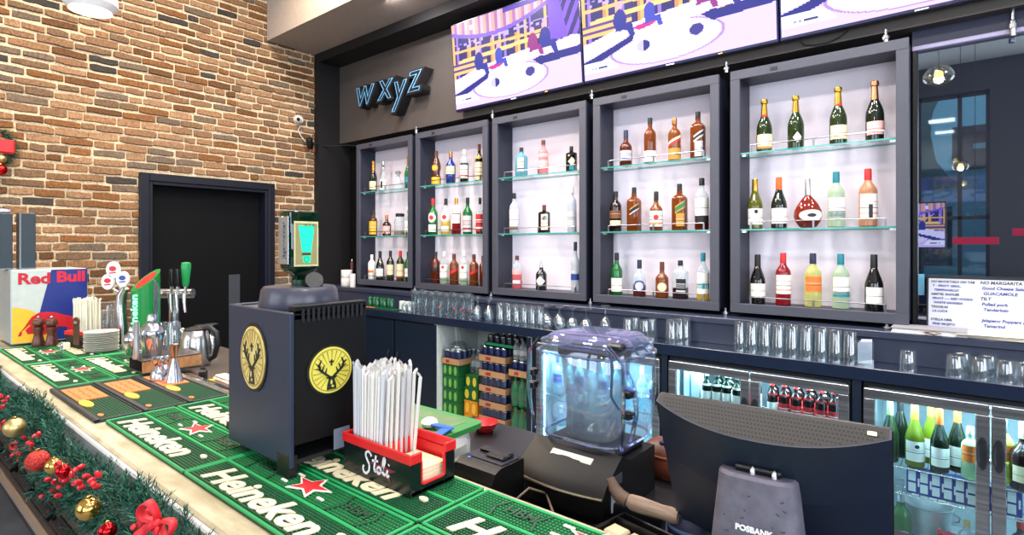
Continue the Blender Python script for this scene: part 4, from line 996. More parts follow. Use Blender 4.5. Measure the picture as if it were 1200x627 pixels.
MB().tube([(-.02, -.092, .012), (.02, -.096, .02), (.05, -.09, .012), (.02, -.094, .004), (-.02, -.092, .012)], .003, 6).build('binder_clip', METAL((120, 90, 70), .4), pa)
pb = thing('paper_sheets', 'loose cream paper sheets fanned on the ledge at the right edge', 'papers', (PY(1165, 388, 3.60).x, 3.60, 1.1505))
for k in range(4):
    a = (-.2, .05, .18, .3)[k]
    MB().box(-.15, .17, -.10, .075, .002+k*.005, .0035+k*.005, 0, 0, Matrix.Rotation(a*.25, 4, 'Z')).build('sheet', M(((232, 226, 214), (226, 224, 220), (214, 200, 170), (230, 228, 224))[k], .8), pb)
# ================================================================ BAR COUNTER
BT = 1.05; MT = .011
stone = GRAIN('cream_stone', (158, 146, 118), (196, 186, 160), (9, 26, 9), .35, .05); edge_m = GRAIN('white_stone_edge', (168, 170, 174), (200, 200, 200), (6, 6, 6), .35, .03)
wood = GRAIN('dark_wood_planks', (56, 44, 40), (92, 75, 66), (1.4, 40, 26), .5, .15)
bar = thing('bar_counter', 'long bar counter with cream stone top, white edge and dark wood front', 'bar', (-2, .7, 0))
BX0, BX1 = -5.76, 1.2
MB().box(BX0+2, BX1+2, -.235, .245, 1.012, BT, .006).build('stone_top', stone, bar)
MB().box(BX0+2, BX1+2, -.25, -.2351, .955, BT-.004, .004).build('stone_edge', edge_m, bar)
MB().box(BX0+2, BX1+2, -.235, .23, .96, 1.0118).build('underframe', M((40, 36, 36), .6), bar)
m = MB()
for i in range(7): m.box(BX0+2, BX1+2, -.035, .0, .02+i*.135, .02+i*.135+.132, .003)
m.build('wood_front', wood, bar)
MB().box(BX0+2, BX1+2, 0, .22, .0, .96).build('counter_body', M((26, 24, 26), .6), bar)
# foot rail with brackets
fr = thing('foot_rail', 'long steel foot rail running along the dark wood bar front', 'rail', (-2, .60, .28))
MB().tube([(BX0+2, 0, 0), (BX1+2, 0, 0)], .030, 20).build('rail_tube', M((226, 224, 228), .3, 1., .0, 60.), fr)
for x in (-5.4, -4.95, -4.5, -4.05, -3.6, -3.15, -2.7, -2.25, -1.8, -1.35, -.9):
    b = MB().box(x+2-.17, x+2+.17, .052, .0645, -.012, .048, .003).tube([(x+2+.17, .055, .018), (x+2+.19, .03, .01), (x+2+.2, 0, 0)], .010, 8).build('bracket', M((52, 54, 60), .3, .7), fr)
    MB().lathe([(.008, 0), (.008, .006)], 10, T=Matrix.Translation((x+2-.1, .052, .018)) @ Matrix.Rotation(PI/2, 4, 'X')).lathe([(.008, 0), (.008, .006)], 10, T=Matrix.Translation((x+2+.1, .052, .018)) @ Matrix.Rotation(PI/2, 4, 'X')).build('bolt_head', CHROME, b)
# bartender's worktop behind the bar
wt = thing('worktop', 'black bartender worktop behind the bar carrying the printer and the blender', 'worktop', (-.2, 1.22, 0))
MB().box(-1.25, 1.6, -.27, .30, .92, .96, .003).build('worktop_slab', M((16, 17, 20), .35), wt); MB().box(-1.22, 1.58, -.24, .28, 0, .92).build('worktop_body', MBLACK, wt)
bs = thing('bar_unit', 'low steel bar unit behind the tap end of the counter', 'bar unit', (-3.0, 1.15, 0))
MB().box(-2.3, 1.1, -.195, .25, .96, 1.02, .003).build('unit_top', M((92, 84, 78), .35, .3), bs); MB().box(-2.28, 1.08, -.19, .23, 0, .96).build('unit_body', MBLACK, bs)
MB().box(-.2, 1.1, -.165, -.14, 1.0201, 1.034).build('brown_edge', M((92, 66, 54), .5), bs)

# ---------------------------------------------------------------- bar mats
G_DK, G_MD, G_LT = M((10, 62, 36), .5), M((14, 112, 58), .5), M((30, 150, 84), .45)
MCREAM = M((236, 222, 184), .55); MRED = M((206, 42, 48), .5); MWHT = M((236, 230, 216), .55)
ML, MW = .612, .194
def star(cx, cy, R, r, sx=1.25):
    return [(cx+sx*(R if k % 2 == 0 else r)*math.sin(PI*k/5), cy+(R if k % 2 == 0 else r)*math.cos(PI*k/5)) for k in range(10)]
def nubs(m, x0, x1, y0, y1, px_, py_, w, h, z0):
    nx = int((x1-x0)/px_); ny = int((y1-y0)/py_)
    for i in range(nx):
        for j in range(ny):
            cx = x0+(i+.5)*(x1-x0)/nx; cy = y0+(j+.5)*(y1-y0)/ny; a = w/2; b = h/2; k = .65
            m.add([(cx-a, cy-b, z0), (cx+a, cy-b, z0), (cx+a, cy+b, z0), (cx-a, cy+b, z0), (cx-a*k, cy-b*k, z0+.0035), (cx+a*k, cy-b*k, z0+.0035), (cx+a*k, cy+b*k, z0+.0035), (cx-a*k, cy+b*k, z0+.0035)],
                  [(4, 5, 6, 7), (0, 1, 5, 4), (1, 2, 6, 5), (2, 3, 7, 6), (3, 0, 4, 7)])
def green_mat(label, x, y):
    t = thing('bar_mat', label, 'bar mat', (x, y, BT+.0003), 0, 'green bar mats along the counter')
    L, W = ML/2, MW/2
    MB().box(-L, L, -W, W, 0, .006, .002).build('mat_base', G_DK, t)
    m = MB().box(-L, L, -W, -W+.007, .004, MT, .002).box(-L, L, W-.007, W, .004, MT, .002).box(-L, -L+.007, -W, W, .004, MT, .002).box(L-.007, L, -W, W, .004, MT, .002).box(-L, L, .002, .010, .004, MT, .002)
    m.build('mat_rim', G_LT, t)
    m = MB(); nubs(m, -L+.010, L-.010, -W+.010, .000, .0075, .0075, .0052, .0052, .0055); m.build('fine_nubs', M((16, 84, 48), .5), t, smooth=0)
    m = MB(); nubs(m, -L+.010, L-.010, .012, W-.010, .0085, .0085, .0068, .0056, .0055); m.build('coarse_nubs', G_MD, t, smooth=0)
    lt = lettering('lettering', 'Heineken', .094, MCREAM, t, XY((-.035, -.050, 0)), .0104, extrude=.0013, offset=.0026, shear=.25, xs=1.22, space=1.0)
    MB().prism(ell(.243, -.026, .013, .007, 16), XY((0, 0, 0)), .0078, .0122).build('lettering_mark', MCREAM, t)
    MB().prism(star(.0, .0525, .046, .020, 1.5), XY((0, 0, 0)), .009, .0112).build('star_outline', MWHT, t)
    MB().prism(star(.0, .0525, .036, .0155, 1.5), XY((0, 0, 0)), .0112, .0126).build('star', MRED, t)
    for q_ in ((-.088, -.066, .030, .036), (.062, .084, .030, .036), (-.085, -.06, .070, .076)): MB().box(*q_, .0085, .0115).build('star_dash', MWHT, t)
    for q in (-.225, -.12, .12, .225):
        q2 = q+(.015 if q > 0 else -.015); MB().strip([(q, .013), (q2, .05), (q, W-.010)], .005, XY((0, 0, 0)), .006, .0105).build('divider', G_DK, t)
    lettering('embossed_lettering', 'HBM', .04, G_DK, t, XY((-.175, .052, 0)), .0095, extrude=.0012, offset=.0006, xs=.95)
    lettering('embossed_lettering', 'HBM', .04, G_DK, t, XY((.18, .052, 0)), .0095, extrude=.0012, offset=.0006, xs=.95)
    return t
xs_ = [-2.067, -1.451, -.830, -.209]
rows_y = (.522+MW/2, .722+MW/2)
MLAB = {}
gm = None
specs = [(-2.067, 0, 'green bar mat with a red star beside the garland, left front of the black dispenser'), (-1.451, 0, 'green bar mat with a whole red star in front of the near straw caddy'),
         (-.830, 0, 'green bar mat cut by the bottom photo edge, nearest the viewer'), (-2.067, 1, 'green bar mat partly under the left half of the black drink machine'),
         (-1.451, 1, 'green bar mat under the straw caddy and the black machine'), (-.830, 1, 'green bar mat along the inner edge in front of the printer and blender'), (-.209, 1, 'green bar mat at the right below the monitor stand'),
         (-3.305, 0, 'green bar mat on the front edge, just left of the orange printed mats'), (-3.305, 1, 'green bar mat with a star beside the wooden tray and white plates'),
         (-3.93, 0, 'green bar mat at the far end, in front of the wooden mills'), (-3.93, 1, 'green bar mat at the far end under the far straw caddy')]
for i, (x, r, lb) in enumerate(specs):
    loc = (x+ML/2, rows_y[r]+(.004 if x < -3 else 0), BT+.0003)
    if gm is None: gm = green_mat(lb, *loc[:2])
    else: copy_tree(gm, loc, 0, lb)
# orange-printed mats
ORM = M((232, 120, 62), .55); OYL = M((234, 170, 60), .55); RIMB = M((40, 42, 48), .5)
for k, lb in enumerate(('narrow dark green mat with orange print, nearest the garland of the three', 'narrow dark green mat with orange print, middle of the three', 'narrow dark green mat with orange print, innermost under the jiggers')):
    t = thing('bar_mat', lb, 'bar mat', (-2.38, .565+k*.134, BT+.0003), 0, 'dark mats with orange print')
    L, W = .292, .0655
    MB().box(-L, L, -W, W, 0, .006, .002).build('mat_base', M((12, 48, 32), .5), t)
    MB().box(-L, L, -W, -W+.016, .003, MT+.002, .002).box(-L, -L+.008, -W, W, .003, MT, .002).box(L-.008, L, -W, W, .003, MT, .002).box(-L, L, W-.006, W, .003, MT, .002).build('mat_rim', RIMB, t)
    m = MB(); nubs(m, -L+.010, L-.010, -W+.018, W-.008, .011, .0095, .0075, .0075, .0055); m.build('nubs', M((16, 76, 46), .5), t, smooth=0)
    MB().box(-.24, -.01, -.043, .048, .007, .0115).build('orange_print', ORM, t)
    MB().prism(ell(.045, -.030, .058, .017, 20), XY((0, 0, 0)), .008, .0118).build('yellow_print', OYL, t)
    MB().prism(ell(.235, -.036, .016, .008, 14), XY((0, 0, 0)), .008, .0112).build('small_orange_print', ORM, t)
    wv = MB(); rw = random.Random(k)
    for r_ in range(3): wv.strip([(-.215+i*.012, .026-.026*r_+rw.uniform(-.005, .005)) for i in range(16)], .004, XY((0, 0, 0)), .0114, .0120)
    wv.build('printed_script', M((196, 80, 40), .55), t)
# clear edging strip along the inner counter edge
es = MB().box(-2.55, -1.56, .914, .944, BT+.0005, BT+.014, .004); tag(es.build('edge_strip', CLEAR((230, 236, 244), .3, .8, .1)), 'clear plastic edging strip behind the orange mats by the kettle', 'edging')

# ---------------------------------------------------------------- drink machine
SB = M((32, 43, 66), .42, 0, .05, 20.); SBd = M((9, 9, 12), .45, spec=.25)
EMB_G = GRAIN('old_gold', (200, 172, 96), (232, 214, 140), (30, 30, 30), .35, .02)
jm = thing('drink_dispenser', 'black chilled shot dispenser with gold stag emblem on both visible sides', 'drink dispenser', (-1.373, .767, BT+MT))
JW, JD, J0, J1 = .16, .106, .022, .384
MB().box(-JW, JW, -JD, -JD+.012, J0, J1, .003).box(-JW, -JW+.012, -JD+.012, JD, J0, J1, .003).box(-JW+.012, JW-.012, JD-.012, JD, J0, J1, .003).box(-JW+.012, JW-.004, -JD+.012, JD-.012, J1-.02, J1-.006, .002).build('machine_case', SB, jm)
MB().box(JW-.016, JW-.004, -JD+.012, JD, J0+.05, J1+.004, .002).box(JW-.03, JW-.004, -JD+.012, JD, J1-.006, J1+.014, .002).build('side_panel', SBd, jm)
MB().box(-JW+.012, JW-.02, -JD+.012, JD-.012, J0, J0+.01).build('machine_base', MBLACK, jm)
v_ = MB()
for k in range(13): v_.box(JW-.0045, JW-.001, -JD+.03+k*.0135, -JD+.037+k*.0135, J1-.025, J1+.006)
v_.build('vent_slats', M((22, 23, 28), .4), jm)
for sx in (-1, 1):
    for sy in (-1, 1): MB().lathe([(.014, .0), (.016, .006), (.016, .022)], 14, c=(sx*.115, sy*.075, 0)).build('foot', MBLACK, jm)
MB().box(-JW-.03, -JW-.0005, -.10, -.02, .04, .062, .003).build('drip_tray', MBLACK, jm)
MB().box(JW-.06, JW-.005, -JD-.0005, -JD+.02, .0, .05).build('front_notch', BLACK, jm)
pl = MB().box(JW-.004, JW-.0025, .01, .055, .035, .085).build('rating_plate', M((120, 130, 150), .5), jm)
def emblem(parent, fr, a, b, gold, dark):
    r = MB().prism(ell(0, 0, a*1.1, b*1.1, 40), fr, 0, .003).build('emblem_backing', BLACK, parent)
    e = MB().prism(ell(0, 0, a, b, 40), fr, .003, .006).build('emblem_disc', gold, parent)
    d = MB(); n = 40
    rim = ell(0, 0, a*.9, b*.9, n); d.strip(rim+rim[:1], a*.035, fr, .006, .0068)
    for k in range(22):
        t = PI*2*k/22+.1
        if -.9 > math.sin(t): continue
        d.strip([(a*.34*math.cos(t), b*(.34*math.sin(t)-.05)), (a*.84*math.cos(t), b*.86*math.sin(t))], [a*.012, a*.05], fr, .006, .0064)
    d.build('emblem_rays', M((150, 120, 50), .5), e)
    g = MB()
    for s in (-1, 1):
        g.strip([(s*a*.1, -b*.28), (s*a*.3, -b*.12), (s*a*.52, b*.05), (s*a*.58, b*.28), (s*a*.48, b*.5)], [a*.10, a*.09, a*.09, a*.08, a*.03], fr, .006, .0082)
        for (p0, p1) in (((.3, -.12), (.22, .12)), ((.45, .0), (.34, .26)), ((.56, .18), (.70, .36)), ((.54, .1), (.72, .16))):
            g.strip([(s*a*p0[0], b*p0[1]), (s*a*p1[0], b*p1[1])], [a*.07, a*.02], fr, .006, .0082)
        g.strip([(s*a*.08, -b*.34), (s*a*.26, -b*.30)], [a*.10, a*.03], fr, .006, .0082)
    g.prism([(-a*.12, -b*.26), (a*.12, -b*.26), (a*.13, -b*.42), (a*.2, -b*.62), (a*.22, -b*.84), (-a*.22, -b*.84), (-a*.2, -b*.62), (-a*.13, -b*.42)], fr, .006, .0082)
    MB().strip([(0, b*.2), (0, b*.46)], a*.06, fr, .006, .0082).strip([(-a*.1, b*.37), (a*.1, b*.37)], a*.06, fr, .006, .0082).build('cross_mark', dark, e)
    g.build('stag_head', dark, e)
    w = MB().prism(ell(-a*.02, -b*.52, a*.05, b*.1, 12), fr, .0082, .0088).prism(ell(a*.04, -b*.7, a*.06, b*.05, 12), fr, .0082, .0088); w.build('stag_muzzle', gold, e)
emblem(jm, XZ((-.013, -JD, .26)), .062, .078, EMB_G, M((46, 42, 36), .5))
emblem(jm, YZ((JW-.004, .0, .235)), .058, .056, M((214, 206, 84), .4), M((30, 32, 24), .5))
# dome and upturned bottle
dm = MB().lathe([(.098, 0), (.100, .004), (.094, .048), (.088, .056), (.03, .058)], 36, c=(.015, .0, J1-.006)); dm.build('bottle_dome', M((62, 62, 76), .3), jm)
MB().lathe([(.022, 0), (.024, .004), (.022, .028)], 20, T=Matrix.Translation((.066, .01, J1+.062)) @ Matrix.Rotation(math.radians(62), 4, 'Y') @ Matrix.Rotation(.4, 4, 'X') @ Matrix.Translation((0, 0, -.014))).build('spare_cap', BLACK, jm)
bz = J1+.052
bt = thing('liquor_bottle', 'upturned square green liqueur bottle glowing green on top of the black dispenser', 'bottle', (-1.358, .767, BT+MT+bz))
GLO = GL((3, 34, 20), .86, .04, (30, 190, 100))
MB().lathe([(.011, .0), (.013, .004), (.013, .022), (.016, .028), (.022, .034), (.028, .040), (.031, .048), (.031, .188), (.029, .192), (.001, .193)], 28, n=8, ys=1.38).build('bottle_body', GLO, bt)
MB().lathe([(.020, 0), (.021, .004), (.021, .014)], 16).build('bottle_neck_collar', M((20, 60, 36), .3), bt)
lb_ = YZ((.0575, 0, .13))
# front label faces the long side towards the room and a bright label on the side seen from the camera
fy = -1.38*.031-.001
MB().box(-.026, .024, fy-.001, fy, .056, .178, .0004).build('embossed_side', METAL((190, 206, 230), .18), bt)
lettering('embossed_lettering', 'Jägermeister', .021, M((60, 80, 100), .4), bt, ((0.002, fy-.001, .117), (0, 0, 1), (-1, 0, 0)), .0002, extrude=.0005, xs=.9)
lx = .0315
lb1 = MB().box(lx, lx+.001, -.034, .034, .050, .166, .0003).build('label', M((206, 200, 150), .5), bt)
MB().box(lx+.001, lx+.0014, -.030, .030, .055, .161).build('label_frame', M((150, 140, 96), .5), lb1)
MB().prism([(-.022, .046), (.022, .046), (.010, -.05), (-.008, -.05)], YZ((lx+.0014, 0, .109)), 0, .0005).build('lit_panel', EM((10, 215, 150), .9), lb1)
MB().box(lx+.0019, lx+.0024, -.012, .012, .078, .086).build('label_seal', M((90, 50, 30), .5), lb1)
lettering('label_code', 'III II III I', .012, M((40, 44, 40), .5), lb1, YZ((lx+.0016, .012, .154)), .0002, extrude=.0002)
ring = ell(0, 0, .007, .007, 16); MB().strip(ring+ring[:1], .002, YZ((lx+.0019, 0, .068)), 0, .0006).build('label_ring', M((30, 90, 60), .5), lb1)

# ---------------------------------------------------------------- straw caddies
REDP = M((214, 34, 38), .35); BLKP = M((14, 22, 24), .25)
STR = M((222, 218, 214), .6, 0, .02); STR2 = M((198, 200, 208), .6, 0, .02)
def caddy(label, x, y, rz=0, s=1., logo=True):
    t = thing('bar_caddy', label, 'bar caddy', (x, y, BT+MT+.0016), rz, 'straw and napkin caddies')
    L, W, h, w = .123*s, .066*s, .09*s, .004
    k = .034*s
    body = MB().box(-L, L, -W, -W+w, 0, h-.022*s, .001).box(-L, L, W-w, W, 0, h-.022*s, .001).box(-L, -L+w, -W+w, W-w, 0, h-.022*s, .001).box(-L+w, L, -W+w, W-w, 0, .008)
    body.box(L-w, L, -W+w, -k, 0, h-.022*s, .001).box(L-w, L, k, W-w, 0, h-.022*s, .001).box(L-w, L, -k, k, 0, .018*s, .001)
    body.build('caddy_body', BLKP, t)
    rim = MB()
    z0, z1 = h-.022*s, h
    rim.box(-L-.003, L+.003, -W-.003, -W+w, z0, z1, .002).box(-L-.003, L+.003, W-w, W+.003, z0, z1, .002).box(-L-.003, -L+w, -W+w, W-w, z0, z1, .002)
    rim.box(L-w, L+.003, -W+w, -k, z0, z1, .002).box(L-w, L+.003, k, W-w, z0, z1, .002)
    rim.box(-L+w, L-w, W-w-.003, W-w, .01, z0).box(-L+w, -L+w+.002, -W+w, W-w, .01, z0)
    rim.box(-.004*s, .0, -W+w, W-w-.003, .01, z1-.012*s)
    for kk in (-k, k): rim.tube([(L-w/2, kk, .022*s), (L-w/2, kk, z0)], .0035*s, 6)
    rim.tube([(L-w/2, -k, .022*s), (L-w/2, -k*.8, .018*s), (L-w/2, k*.8, .018*s), (L-w/2, k, .022*s)], .0035*s, 6)
    rim.build('red_rim', REDP, t)
    if logo:
        MB().prism([(.03+x_*1.0, .036+y_) for x_, y_ in star(0, 0, .026, .011, 1.9)], XZ((0, -W-.0002, 0)), .0004, .0008).build('star_mark', M((110, 28, 40), .5), t)
        sw = MB(); fs_ = ((-.046, -W-.0004, .006), (1, 0, 0), (0, 0, 1)); S_ = .052
        for st_ in ([(.66, .86), (.6, .98), (.44, 1.03), (.28, .96), (.25, .8), (.38, .63), (.52, .46), (.5, .2), (.3, .02), (.1, .06), (.05, .24), (.12, .34)], [(1.0, .98), (.86, .42), (.9, .26), (1.0, .3), (1.08, .42)], [(.72, .70), (1.14, .76)],
                    [(1.22, .54), (1.1, .47), (1.07, .32), (1.18, .22), (1.3, .32), (1.32, .46), (1.22, .54)], [(1.3, .32), (1.42, .4), (1.62, .82), (1.63, 1.0), (1.54, 1.0), (1.48, .8), (1.46, .4), (1.54, .25), (1.64, .34)], [(1.80, .54), (1.72, .34), (1.78, .24), (1.9, .34)], [(1.86, .76), (1.9, .80)]):
            sw.strip([(x_*S_, y_*S_+.006) for x_, y_ in st_], .0052, fs_, .0008, .0015)
        sw.build('script_lettering', M((236, 238, 244), .4), t)
    return t
cad = caddy('red and black bar caddy with script lettering, full of wrapped straws and napkins', -1.046, .84)
# straws: thin paper-wrapped tubes
def wrapped_straw(lab, loc, L, tilt, az, grp, mat=None, r=.0042):
    m = MB().tube([(0, 0, 0), (0, 0, L)], r, 6); e_ = random.Random(int(L*1e6)); k1, k2 = e_.uniform(-.006, .006), e_.uniform(-.004, .004)
    m.add([(-r*1.25, 0, L), (r*1.25, 0, L), (r*1.5+k1, k2, L+.009), (k1*1.2, k2*1.6, L+.013), (-r*1.5+k1, k2, L+.007)], [(0, 1, 2, 3, 4)])
    o = m.build('drinking_straw', mat or STR, None, loc); o.rotation_euler = (tilt*math.cos(az), tilt*math.sin(az), az*.7)
    return tag(o, lab, 'straw', grp)
rs = random.Random(5); n_s = 0
for i in range(12):
    for j in range(7):
        x = -1.046-.106+.006+i*.0087+rs.uniform(-.0004, .0004); y = .84-.05+j*.0150+rs.uniform(-.002, .002)
        tip = wrapped_straw('white paper-wrapped drinking straw packed upright in the near red caddy', (x, y, BT+MT+.0115), .232+rs.uniform(-.014, .010), rs.uniform(-.014, .014), rs.uniform(0, PI), 'wrapped straws in the near caddy', STR if rs.random() < .7 else STR2)
        tip.rotation_euler = (rs.uniform(-.012, .012), -.03+.0085*i+rs.uniform(-.006, .006), 0)
o = wrapped_straw('single white straw leaning out to the right of the packed straws', (-1.020, .862, BT+MT+.0115), .228, .20, 1.35, None); o.rotation_euler = (.04, .17, 0)
o = wrapped_straw('white straw poking highest out of the packed near straws', (-1.09, .835, BT+MT+.0115), .250, .03, .4, None)
for k in range(12):
    o = MB().box(-.050, .050, -.052, .052, 0, .0028).build('napkin', M((236, 206, 166) if k % 3 else (240, 226, 206), .8), None, (-.986, .838, BT+MT+.0105+k*.0030), rs.uniform(-.03, .03))
    tag(o, 'top napkin of the cream stack in the near red caddy' if k == 11 else 'cream napkin in the stack inside the near red caddy', 'napkin', 'napkins in the near caddy' if k < 11 else None)
far = caddy('smaller-looking red caddy of pale straws at the far end beside the energy-drink fridge', -3.635, .86, .35, .95, False)
for i in range(10):
    for j in range(4):
        x = -.1+i*.0105; y = -.04+j*.023; c, s = math.cos(.35), math.sin(.35)
        wrapped_straw('pale wrapped straw standing in the far red caddy', (-3.635+x*c-y*s+.05, .86+x*s+y*c, BT+MT+.0115), .235+rs.uniform(-.015, .012), rs.uniform(-.03, .03), rs.uniform(0, PI), 'straws in the far caddy', M((232, 228, 208), .6), .0044)
for k in range(3):
    o = wrapped_straw('pale straw leaning out to the left of the far red caddy', (-3.755+k*.022, .83, BT+MT+.0115), .24, 0, 0, 'leaning straws in the far caddy', M((236, 230, 206), .6), .005); o.rotation_euler = (.05, -.27-.03*k, 0)
p = PZ(99, 385, 1.15); bo = thing('bottle_opener', 'flat brown wooden-handled opener stuck in the front of the far red caddy', 'bottle opener', (-3.56, .775, 1.09)); bo.rotation_euler.z = .35
MB().box(-.022, .022, -.004, .004, 0, .12, .003).lathe([(.022, -.004), (.022, .004)], 18, T=Matrix.Translation((0, 0, .12)) @ Matrix.Rotation(PI/2, 4, 'X')).build('opener_handle', M((84, 46, 34), .4), bo); MB().box(-.012, .012, -.006, -.0045, .108, .122).build('opener_slot', CHROME, bo)

# ---------------------------------------------------------------- mini fridge with the drink brand
rx = -3.99
A, B = PX(13, 405, rx), PX(103, 400, rx); T_ = PX(58, 314, rx)
y0, y1, zt = A.y, B.y, PX(60, 315.5, rx).z; zb = BT+MT+.002
fw_ = y1-y0; fh = zt-zb
rb = thing('mini_fridge', 'small counter fridge with silver and blue front, yellow sun and red bull logo', 'mini fridge', (rx, (y0+y1)/2, zb))
SIL = M((196, 206, 200), .35); BLU = M((26, 46, 128), .35)
MB().box(-.36, -.012, -fw_/2, fw_/2, 0, fh, .006).build('fridge_case', M((176, 186, 186), .35, .2), rb)
dr = MB().box(-.012, 0, -fw_/2+.002, fw_/2-.002, .004, fh-.003, .002).build('fridge_door', SIL, rb)
fr2 = YZ((0, -fw_/2, 0)); q = lambda x, y: (x*fw_, y*fh)
MB().prism([q(.505, .995), q(.99, .995), q(.99, .02), q(.25, .02)], fr2, .0003, .001).build('blue_field', BLU, dr)
sun = [(0.01*fw_, .02*fh)]+[(.01*fw_+.36*fw_*math.cos(PI/2*k/14+0), .02*fh+.5*fh*math.sin(PI/2*k/14)) for k in range(15)]
sun = [q(.01, .02)]+[q(.01+.50*math.sin(PI/2*(1-k/14)), .02+.48*math.cos(PI/2*(1-k/14))) for k in range(15)]
MB().prism(sun, fr2, .001, .0016).build('yellow_sun', M((248, 190, 52), .4), dr)
bull = [(.08, .11), (.10, .16), (.14, .20), (.19, .27), (.25, .36), (.34, .41), (.44, .415), (.56, .40), (.66, .36), (.80, .32), (.92, .31), (.93, .20), (.80, .16), (.74, .08), (.70, .10), (.72, .18), (.6, .2), (.5, .17), (.42, .1), (.37, .11), (.40, .2), (.34, .18), (.28, .13), (.2, .13), (.17, .19), (.135, .15), (.12, .11)]
MB().prism([q(*p_) for p_ in bull], fr2, .0016, .0024).build('bull_mark', M((200, 28, 40), .4), dr)
MB().strip([q(.13, .16), q(.23, .25)], .005, fr2, .0024, .0028).build('bull_line', M((248, 190, 52), .4), dr)
lettering('lettering', 'Red', .083, M((196, 24, 48), .4), dr, YZ((.0014, -fw_/2+.285*fw_, .872*fh)), 0, extrude=.0006, offset=.003, xs=1.08)
lettering('lettering', 'Bull', .083, M((224, 30, 56), .4), dr, YZ((.0014, -fw_/2+.765*fw_, .885*fh)), 0, extrude=.0006, offset=.003, xs=1.08)
MB().box(-.03, -.012, fw_/2-.001, fw_/2+.008, fh*.8, fh*.92, .002).build('hinge', BLACK, rb)
for s in (-1, 1):
    for xx in (-.33, -.04): MB().lathe([(.012, -.002), (.012, .002)], 10, c=(xx, s*(fw_/2-.03), 0)).build('foot', BLACK, rb)
# dark menu boxes on top
for k, (px0, px1, lb) in enumerate(((-14, 15, 'dark slim upright box on the mini fridge, nearest the photo edge'), (23, 42, 'dark slim upright box on the mini fridge, nearer the door'))):
    P0, P1 = PX(px0, 280, rx-.10), PX(px1, 280, rx-.10); zt2 = PX((px0+px1)/2, 250, rx-.10).z
    t = thing('menu_box', lb, 'box', (rx-.10, (P0.y+P1.y)/2, zt+.0015), 0, 'dark boxes on the mini fridge')
    w2 = (P1.y-P0.y)/2; MB().box(-.10, 0, -w2, w2, 0, zt2-zt, .003).build('box_body', M((38, 52, 62), .4), t); MB().box(-.05, .0006, -w2-.0006, w2+.0006, .0, .006).box(-.004, .0008, -w2-.001, -w2+.006, 0, zt2-zt).build('box_trim', M((120, 130, 140), .4), t)
cp = PX(5, 245, rx-.12); t = thing('glass_ornament', 'small clear faceted ornament on top of the dark box at the photo edge', 'ornament', (rx-.14, cp.y, PX(0, 250, rx-.10).z+.0012)); MB().lathe([(.02, 0), (.03, .012), (.03, .024), (.012, .036), (.002, .04)], 8).build('ornament_body', CLEAR((226, 226, 240), .35, .8), t)
# mills, plates, cream box, card
for k, (px, lb) in enumerate(((45, 'dark wooden pepper mill, nearer the photo edge'), (60.5, 'dark wooden salt mill, nearer the far straw caddy'))):
    p = PZ(px, 405, BT+MT); h = (405-371)/F*depth(p)
    t = thing('pepper_mill', lb, 'mill', (p.x, p.y, BT+MT+.0016), 0, 'wooden mills'); WD = GRAIN('mill_wood', (70, 34, 26), (104, 54, 38), (20, 20, 4), .3, .02)
    MB().lathe([(.029, 0), (.030, .01), (.024, .035), (.019, .06), (.025, .085), (.024, .098), (.017, .102)], 20).build('mill_base', WD, t)
    MB().lathe([(.018, .103), (.027, .112), (.029, .125), (.022, .14), (.008, .146), (.001, .147)], 20).build('mill_head', WD, t); MB().ball((0, 0, .152), .007, 10).build('mill_knob', CHROME, t)
p = PZ(119, 411, BT+MT)
for k in range(13):
    t = MB().lathe([(.05, 0), (.074, .0028), (.076, .0052), (.072, .0055), (.05, .0026), (.001, .0026)], 28, cap=True).build('small_plate', M((234, 230, 218), .35), None, (p.x+rs.uniform(-.002, .002), p.y+rs.uniform(-.002, .002), BT+MT+.0022+k*.0078))
    tag(t, 'topmost white plate of the stack on the far green mat' if k == 12 else 'small white plate within the stack on the far green mat', 'plate', 'stacked white plates' if k < 12 else None)
p = PZ(82, 409, BT+MT); t = thing('card_stand', 'tiny cream block in front of the far red caddy', 'card block', (p.x, p.y-.02, BT+MT+.0016)); MB().box(-.018, .018, -.018, .018, 0, .034, .002).build('card_block', CREAM, t)
p = PZ(79, 400, BT+.08); t = thing('plastic_clip', 'small clear plastic clip standing beside the cream block', 'clip', (p.x+.03, p.y-.03, BT+MT+.0016)); MB().tube([(0, 0, 0), (.004, 0, .03), (-.006, 0, .05), (.004, 0, .07), (.014, 0, .055), (.006, 0, .03)], .005, 8).build('clip_loop', CLEAR((220, 232, 244), .25, .8), t)

# ---------------------------------------------------------------- taps
GT = M((18, 128, 58), .25); 
p = PZ(171, 412, 1.02)
tw = thing('beer_tower', 'green slant-topped beer tower with lit lettering and a red sticker on its cut', 'beer tower', (p.x, p.y, 1.0205))
R_ = .068; H0, H1 = .33, .45; N = 28; vs = []; 
for z_ in (0, 1):
    for k in range(N):
        a = 2*PI*k/N; x, y = R_*math.cos(a), R_*math.sin(a)
        along = (x*(RX*.55+FX*.83)+y*(RY*.55+FY*.83))/R_; vs.append((x, y, 0 if z_ == 0 else (H0+H1)/2+(H1-H0)/2*along))
m = MB().add(vs, [(k, (k+1) % N, N+(k+1) % N, N+k) for k in range(N)]+[tuple(range(N))[::-1]]); m.build('tower_column', GT, tw)
m = MB().add([(x, y, z+.001) for x, y, z in vs[N:]], [tuple(range(N))]); m.build('slant_top', GT, tw)
m = MB().add([(x*.72, y*.72, (z-(H0+H1)/2)*.72+(H0+H1)/2+.003) for x, y, z in vs[N:]], [tuple(range(N))]); m.build('red_sticker', M((204, 44, 40), .4), tw)
MB().lathe([(.076, 0), (.078, .004), (.074, .02), (R_+.001, .024)], 28).build('tower_collar', CHROME, tw)
